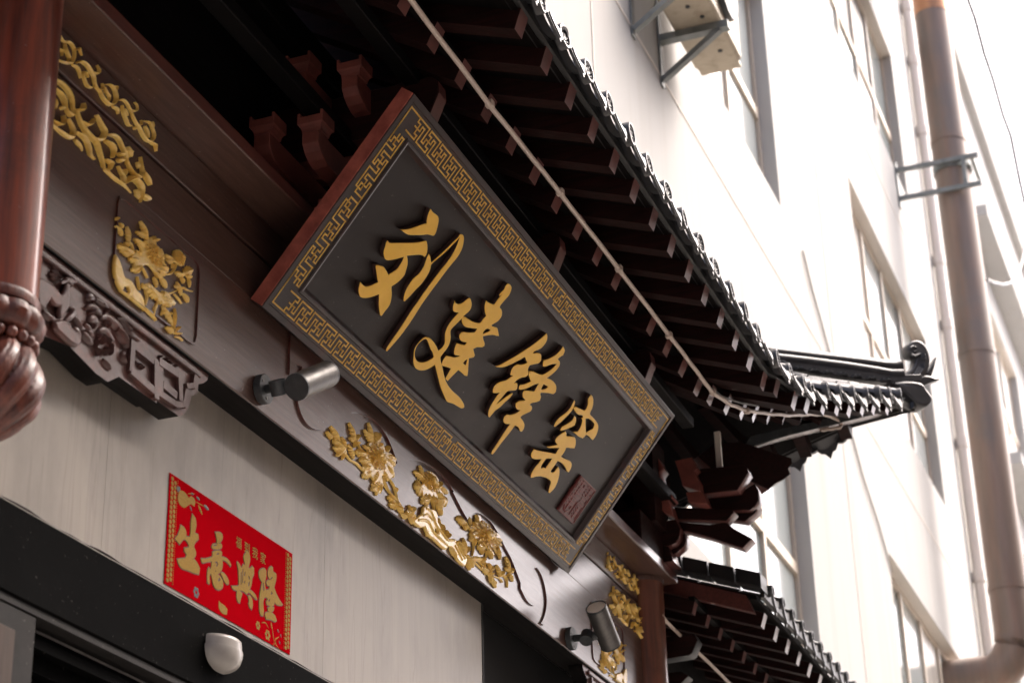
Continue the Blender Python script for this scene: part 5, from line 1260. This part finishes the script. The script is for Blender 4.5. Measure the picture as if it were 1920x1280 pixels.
disc = [V((4.585+.2032*k, YD0, ZD0)) for k in range(-15, 18)]
discc = [ony(x, y, YD) for x, y in ((1452, 673), (1479, 697), (1503, 721), (1521, 732), (1547, 733), (1574, 735), (1598, 738), (1623, 740), (1645, 740), (1667, 740), (1686, 742))]
disc = [d for d in disc if d.x < discc[0].x-.12]
rows = disc+discc
def row_path(d):
    yend = .13 if d.x < 7.85 else min(.13, hipY(d.x)-.02)
    pts = [V(d)]; y = d.y
    while y < yend-.03:
        st = min(.19, yend-y)
        sl_ = T20 if y-d.y < .3 else (T32-.28*flare(d.x))
        pts.append(pts[-1]+V((0, st, st*sl_))); y += st
    return pts
def tile_row(d, T=Matrix.Identity(4), cap=4, pans=None):
    p = row_path(d)
    dr_ = (p[1]-p[0]).normalized() if len(p) > 1 else V((0, 1, T20)).normalized()
    def orient(at, dv):
        y = dv.normalized(); x = V((1, 0, 0)); z = x.cross(y).normalized()
        return Matrix(((x.x, y.x, z.x, at.x), (x.y, y.y, z.y, at.y), (x.z, y.z, z.z, at.z), (0, 0, 0, 1)))
    tilt = Matrix.Translation((random.uniform(-.004, .004), random.uniform(-.006, .006), random.uniform(-.003, .003))) @ Matrix.Rotation(random.uniform(-.07, .07), 4, 'Z') @ Matrix.Rotation(random.uniform(-.2, .2), 4, 'Y') @ Matrix.Rotation(random.uniform(-.04, .04), 4, 'X')
    put('round_end_tile', ME_DISC, er, T @ (orient(p[0], V((0, 1, -.06))) @ tilt))
    for i in range(min(cap, len(p)-1)):
        put('cover_tile', ME_COV, er, T @ orient(p[i]+V((0, 0, -.004 - (.001 if i % 2 else 0))), p[i+1]-p[i]))
def drips(rws, T=Matrix.Identity(4)):
    for a, b in zip(rws, rws[1:]):
        m = (a+b)/2; ang = math.atan2(b.z-a.z, b.x-a.x); yaw = math.atan2(b.y-a.y, b.x-a.x)
        mt = Matrix.Translation(m+V((0, -.006, -.018))) @ Matrix.Rotation(yaw, 4, 'Z') @ Matrix.Rotation(-ang*.6+random.uniform(-.04, .04), 4, 'Y') @ Matrix.Rotation(-.25, 4, 'X')
        put('drip_tile', ME_DRIP, er, T @ mt)
def pans(rws, name, T=None):
    for a, b in zip(rws, rws[1:]):
        pa, pb = row_path(a), row_path(b); k = min(len(pa), len(pb)); f = MB(); vs = []
        if k < 2: continue
        for i in range(k):
            for t in (0, .25, .5, .75, 1):
                q = pa[i].lerp(pb[i], t); q.z -= .012+.030*math.sin(math.pi*t); vs.append(q)
        f.add(vs, [(5*i+j, 5*i+j+1, 5*i+j+6, 5*i+j+5) for i in range(k-1) for j in range(4)])
        if T: f.v = [tuple(T @ V(v)) for v in f.v]
        f.build(name, 'tile', er, True)
for d in rows: tile_row(d, cap=4 if d.x < 6.8 else 7)
drips(rows); pans(rows, 'pan_tile_row')
side_rows = [d for d in discc if d.x > 7.7]
for d in side_rows: tile_row(d, MIR, 6)
drips(side_rows, MIR); pans(side_rows, 'pan_tile_row', MIR)

# ---- hip ridge, scroll and hip beams (in the diagonal plane)
FD = Frame((HIPC, 0, 0), (1, -1, 0), (0, 0, 1), (-1, -1, 0))
hr = thing('hip_ridge', 'dark curled ridge end with scroll at the upturned roof corner', 'roof ridge', (9.1, -1.1, 5.6))
def D3(pts, h=0.0): return [FD.P(*FD.px(x, y, h), h) for x, y in pts]
def D2(pts, h=0.0): return [FD.px(x, y, h) for x, y in pts]
def ribbon_tube(px, r, h, name, n=12):
    f = MB(); path = D3(px, h); P2 = []
    for a, b in zip(path, path[1:]):
        for k in range(3): P2.append(a.lerp(b, k/3))
    P2.append(path[-1]); rr_ = r if not isinstance(r, list) else [r[0]+(r[1]-r[0])*i/(len(P2)-1) for i in range(len(P2))]
    f.tube(P2, rr_, n); return f.build(name, 'tile', hr, True)
ribbon_tube([(1405, 655), (1450, 662), (1500, 668), (1560, 675), (1620, 682), (1655, 687), (1676, 688), (1686, 686)], .034, 0, 'ridge_roll')
ribbon_tube([(1405, 665), (1450, 672), (1520, 680), (1590, 689), (1640, 697), (1668, 702), (1690, 702)], .030, .012, 'ridge_roll')
relief('ridge_wall', FD, [D2([(1405, 672), (1470, 678), (1540, 687), (1610, 697), (1665, 706), (1720, 706), (1716, 720), (1660, 721), (1600, 715), (1540, 705), (1470, 695), (1405, 690)])], .09, 'tile', hr, -.055, .004)
f = MB()
for i in range(7):
    x = 1490+i*27; y = 692+i*3.6
    for k in range(4): leaf(f, FD, *D2([(x+k*4, y+1), (x+k*4+7, y-5+2*(k % 2))], .04), .6, .012, .034)
f.build('ridge_ornament', 'tile_face', hr, True)
relief('ridge_end_scroll', FD, [D2([(1655, 704), (1685, 703), (1702, 697), (1712, 684), (1714, 672), (1705, 670), (1699, 663), (1698, 652), (1704, 643), (1716, 640), (1728, 646), (1736, 658), (1740, 674), (1738, 692), (1731, 706), (1722, 714), (1714, 720), (1690, 720), (1660, 718)])], .06, 'tile', hr, -.04, .008)
sp = [(1714+13*math.cos(a)*(1-.085*i), 656+13*math.sin(a)*(1-.085*i)) for i, a in ((i, .6+i*.75) for i in range(11))]
f = MB(); f.tube(D3(sp, .022), [.008*(1-.05*i) for i in range(11)], 8); f.build('scroll_coil', 'tile', hr, True)
for k in range(3):
    f = MB(); f.tube(D3([(1700+2*k, 711+k*1.5), (1714+3*k, 703+2*k), (1723+4*k, 688+2*k), (1727+4*k, 672), (1727+3*k, 662)], .021), [.004, .007, .007, .006, .004], 8); f.build('scroll_rib', 'tile', hr, True)
relief('tail_fin', FD, [D2([(1706, 722), (1720, 709), (1736, 706), (1760, 713), (1740, 720), (1722, 727)])], .05, 'tile', hr, -.03, .008)
relief('tail_fin', FD, [D2([(1733, 702), (1742, 690), (1755, 669), (1751, 688), (1744, 708)])], .04, 'tile', hr, -.03, .006)
relief('ridge_beak', FD, [D2([(1660, 722), (1690, 719), (1718, 722), (1730, 735), (1740, 750), (1738, 760), (1728, 767), (1712, 762), (1697, 748), (1680, 733)])], .10, 'tile', hr, -.06, .012)
hbm = thing('hip_beam', 'dark diagonal hip beam under the upturned roof corner', 'beam', (8.3, -0.3, 4.9))
relief('lower_hip_beam', FD, [D2([(1300, 862), (1330, 838), (1380, 835), (1440, 855), (1474, 865), (1476, 876), (1468, 885), (1472, 895), (1460, 905), (1445, 912), (1432, 924), (1390, 905), (1330, 890)])], .10, ['rafter', 'rafter_end'], hbm, -.05, .004, smooth=False)
relief('upper_hip_beam', FD, [D2([(1390, 836), (1400, 822), (1470, 806), (1560, 786), (1650, 765), (1676, 752), (1690, 750), (1672, 768), (1655, 776), (1560, 800), (1470, 822), (1400, 842)])], .08, ['lamp_dark', 'beam'], hbm, -.04, .003, smooth=False)

# ------------------------------------------------------------------ led strip along the rafter ends
lpx = [(640, -168), (770, 0), (918, 197), (1017, 320), (1140, 478), (1260, 635), (1305, 694), (1335, 735), (1370, 758), (1400, 769), (1440, 775), (1480, 778), (1520, 776), (1548, 777), (1566, 784), (1578, 794), (1575, 801), (1555, 804), (1538, 806)]
def YLED(X): return YL(X)-.050
lp = [ony(x, y, YLED) for x, y in lpx[:12]]
lp += [onp(x, y, (1, 1, 0), HIPC-.02-.05*(i < 3)) if i > 2 else ony(x, y, YLED) for i, (x, y) in enumerate(lpx[12:])]
ls = thing('led_strip', 'pale beige light strip clipped along the rafter ends under the eave', 'light strip', (5, -0.72, 4.6))
f = MB(); path = []
for a, b in zip(lp, lp[1:]):
    for k in range(5): path.append(a.lerp(b, k/5))
path.append(lp[-1])
path = [p+V((0, 0, .0016*math.sin(i*1.7))) for i, p in enumerate(path)]
f.tube(path, .0085, 8); f.build('tube', 'led', ls, True)
for x, y in ((918, 195), (1050, 360), (1160, 503), (1254, 628), (1336, 735), (1400, 770)):
    p = ony(x, y, YLED); f = MB(); f.box(p.x-.012, p.x+.012, p.y-.013, p.y+.012, p.z-.012, p.z+.011); f.build('clip', 'led', ls, bevel=.003)
cpx = [(1335, 728), (1352, 742), (1372, 750), (1391, 756), (1420, 760), (1450, 764), (1490, 771), (1515, 776)]
f = MB(); f.tube([ony(x, y, YLED) for x, y in cpx], .004, 6); f.build('feed_wire', 'cable_grey', ls, True)

# ------------------------------------------------------------------ corner bracket cluster over the right column
cb = thing('corner_bracket_set', 'dark stepped bracket cluster projecting over the right column', 'bracket', (8.1, -0.1, 4.42))
CX = crop(1100, 780, 4.5714)
def xplate(name, X, pts, th, m=('rafter', 'rafter_end')):
    fr = Frame((X, 0, 0), (0, -1, 0), (0, 0, 1), (-1, 0, 0))
    relief(name, fr, [[fr.px(x, y) for x, y in CX(pts)]], th, list(m), cb, -th, .003, smooth=False)
xplate('projecting_arm', 8.06, [(900,455),(1345,415),(1372,440),(1385,480),(1290,630),(940,670)], .075)
xplate('projecting_arm', 8.09, [(640,775),(1230,795),(1265,815),(1195,895),(760,880),(640,850)], .075)
xplate('slanting_arm', 8.12, [(760,900),(1050,930),(1190,905),(1260,960),(1415,1045),(1335,1128),(1060,1035),(850,980),(760,985)], .075)
xplate('scroll_arm', 8.20, [(900,720),(1080,690),(1320,650),(1440,575),(1475,640),(1472,720),(1440,770),(1400,800),(1240,805),(900,790)], .07)
xplate('scroll_arm', 8.24, [(1100,800),(1240,800),(1440,740),(1478,762),(1440,830),(1355,898),(1230,880),(1100,880)], .07)
xplate('scroll_arm', 8.02, [(480,930),(760,880),(800,960),(790,1040),(760,1085),(700,1110),(560,1090),(480,1000)], .07)
xplate('scroll_arm', 8.07, [(640,1110),(780,1030),(840,1000),(852,1060),(835,1110),(760,1175),(640,1160)], .06)
xplate('cushion', 8.02, [(560,1080),(700,1120),(745,1240),(640,1250),(560,1180)], .12)
for k, (X, p) in enumerate(((7.95, [(485,380),(610,355),(655,440),(625,480),(640,560),(520,590),(500,500)]), (8.00, [(755,380),(900,350),(945,440),(920,470),(965,560),(975,640),(820,590),(790,480)]), (7.97, [(520,610),(680,600),(740,690),(700,720),(745,860),(640,800),(560,720)]), (8.02, [(850,650),(990,640),(1030,745),(990,750),(870,730)]), (7.9, [(390,620),(520,600),(560,700),(520,780),(430,700)]), (7.9, [(340,860),(470,830),(540,960),(560,1080),(470,1010),(360,960)]), (7.86, [(290,680),(390,650),(420,760),(360,800)]))):
    xplate('bearing_block', X, p, .09, ('bracket', 'bracket'))
f = MB(); a_ = on(1100+1115/4.5714, 780+130/4.5714, 0, 8.14); b_ = on(1100+1135/4.5714, 780+440/4.5714, 0, 8.14)
f.box(8.14, 8.16, min(a_.y, b_.y)-.012, max(a_.y, b_.y)+.012, b_.z, a_.z); f.build('board_edge_highlight', 'lens', cb)  # pale strip: the highlight on a board edge is put into its colour
f = MB(); f.box(7.86, 8.05, -.22, -.02, 4.5605, 4.95); f.build('core_post', 'rafter', cb)
f = MB(); f.box(7.7, 8.12, -.20, -.02, 4.422, 4.56); f.build('cap_block', 'rafter', cb, bevel=.003)

# ================================================================== LOWER NEIGHBOURING ROOF
nr = thing('neighbour_roof', 'lower dark tiled roof with red rafters right of the column', 'roof', (9.5, 0, 4.1))
X0n = 8.49
for k in range(11):
    x = X0n+.217*k
    f = MB(); f.bar((x, -.14, 4.219+.36*T20), (x, -.5, 4.219), (.026, 0, 0), (0, -.02, .06), 0, 1); f.build('flying_rafter', ['rafter', 'rafter_end'], nr)
for k in range(12):
    x = 8.262+.208*k
    f = MB(); f.bar((x, .13, 4.25+.38*T20), (x, -.25, 4.25), (.024, 0, 0), (0, -.016, .05), 0, 1); f.build('rafter', ['rafter', 'rafter_end'], nr)
f = MB(); f.bar((8.322, .13, 4.245+.64*T20), (8.322, -.512, 4.235), (.022, 0, 0), (0, .03, .085), 0, 1); f.build('verge_board', ['beam_red', 'rafter_end'], nr, bevel=.002)
f = MB(); f.add([(8.30, -.53, 4.29), (10.9, -.53, 4.29), (10.9, .14, 4.29+.67*T20), (8.30, .14, 4.29+.67*T20), (8.30, -.53, 4.31), (10.9, -.53, 4.31), (10.9, .14, 4.31+.67*T20), (8.30, .14, 4.31+.67*T20)], [(0, 1, 2, 3), (4, 7, 6, 5), (0, 4, 5, 1), (1, 5, 6, 2), (2, 6, 7, 3), (3, 7, 4, 0)]); f.build('boarding', 'board', nr)
f = MB(); f.box(8.25, 10.9, -.262, -.235, 4.302, 4.33); f.build('rafter_end_board', 'soffit', nr)
for k in range(6):
    y0 = -.57+.118*k; f = MB(); f.bar((8.285, y0+.112, 4.325+(y0+.112+.55)*T20), (8.285, y0, 4.325+(y0+.55)*T20), (.055, 0, 0), (0, .0, .07)); f.build('verge_tile', 'tile_fascia', nr, bevel=.006)
for k in range(14):
    x = 8.40+.19*k; p = V((x, -.575, 4.365))
    put('round_end_tile', ME_DISC, nr, Matrix.Translation(p+V((0, 0, -.012))) @ Matrix.Scale(.66, 4))
    for i in range(3):
        mt = Matrix.Translation(p+V((0, .19*i, .19*i*T20-.014))) @ Matrix.Rotation(math.radians(20), 4, 'X') @ Matrix.Diagonal((.66, 1, .66, 1)); put('cover_tile', ME_COV, nr, mt)
    put('drip_tile', ME_DRIP, nr, Matrix.Translation(p+V((.095, .012, -.028))))
f = MB(); f.box(8.30, 10.9, -.565, -.545, 4.298, 4.345); f.build('eave_fascia', 'tile_fascia', nr)
t = thing('neighbour_beam_head', 'dark chamfered beam end under the lower roof beside the column', 'beam', (8.5, -.15, 4.0))
fr = Frame((8.35, 0, 0), (0, -1, 0), (0, 0, 1), (-1, 0, 0)); CY = crop(1200, 1020, 4.923)
relief('beam_end', fr, [[fr.px(x, y) for x, y in CY([(200,860),(430,820),(495,820),(530,880),(480,1000),(450,1020),(200,1060)])]], .08, ['rafter', 'lamp_dark'], t, -.08, .003, smooth=False)
relief('beam_end', fr, [[fr.px(x, y) for x, y in CY([(200,1190),(380,1170),(445,1210),(370,1290),(200,1300)])]], .08, ['rafter', 'lamp_dark'], t, -.08, .003, smooth=False)
f = MB(); f.tube([on(x, y, 1, -.16) for x, y in ((1240, 1152), (1250, 1165), (1275, 1190), (1303, 1217), (1330, 1242), (1365, 1277), (1390, 1300))], .008, 6); o = f.build('neighbour_led_strip', 'led', None, True); tag(o, 'pale light strip under the lower roof at the bottom right', 'light strip')
f = MB(); f.box(8.2, 11, .10, .14, 3.2, 4.44); o = f.build('neighbour_wall', 'soffit', None); tag(o, 'dark grey wall panel under the lower neighbouring roof', 'wall')
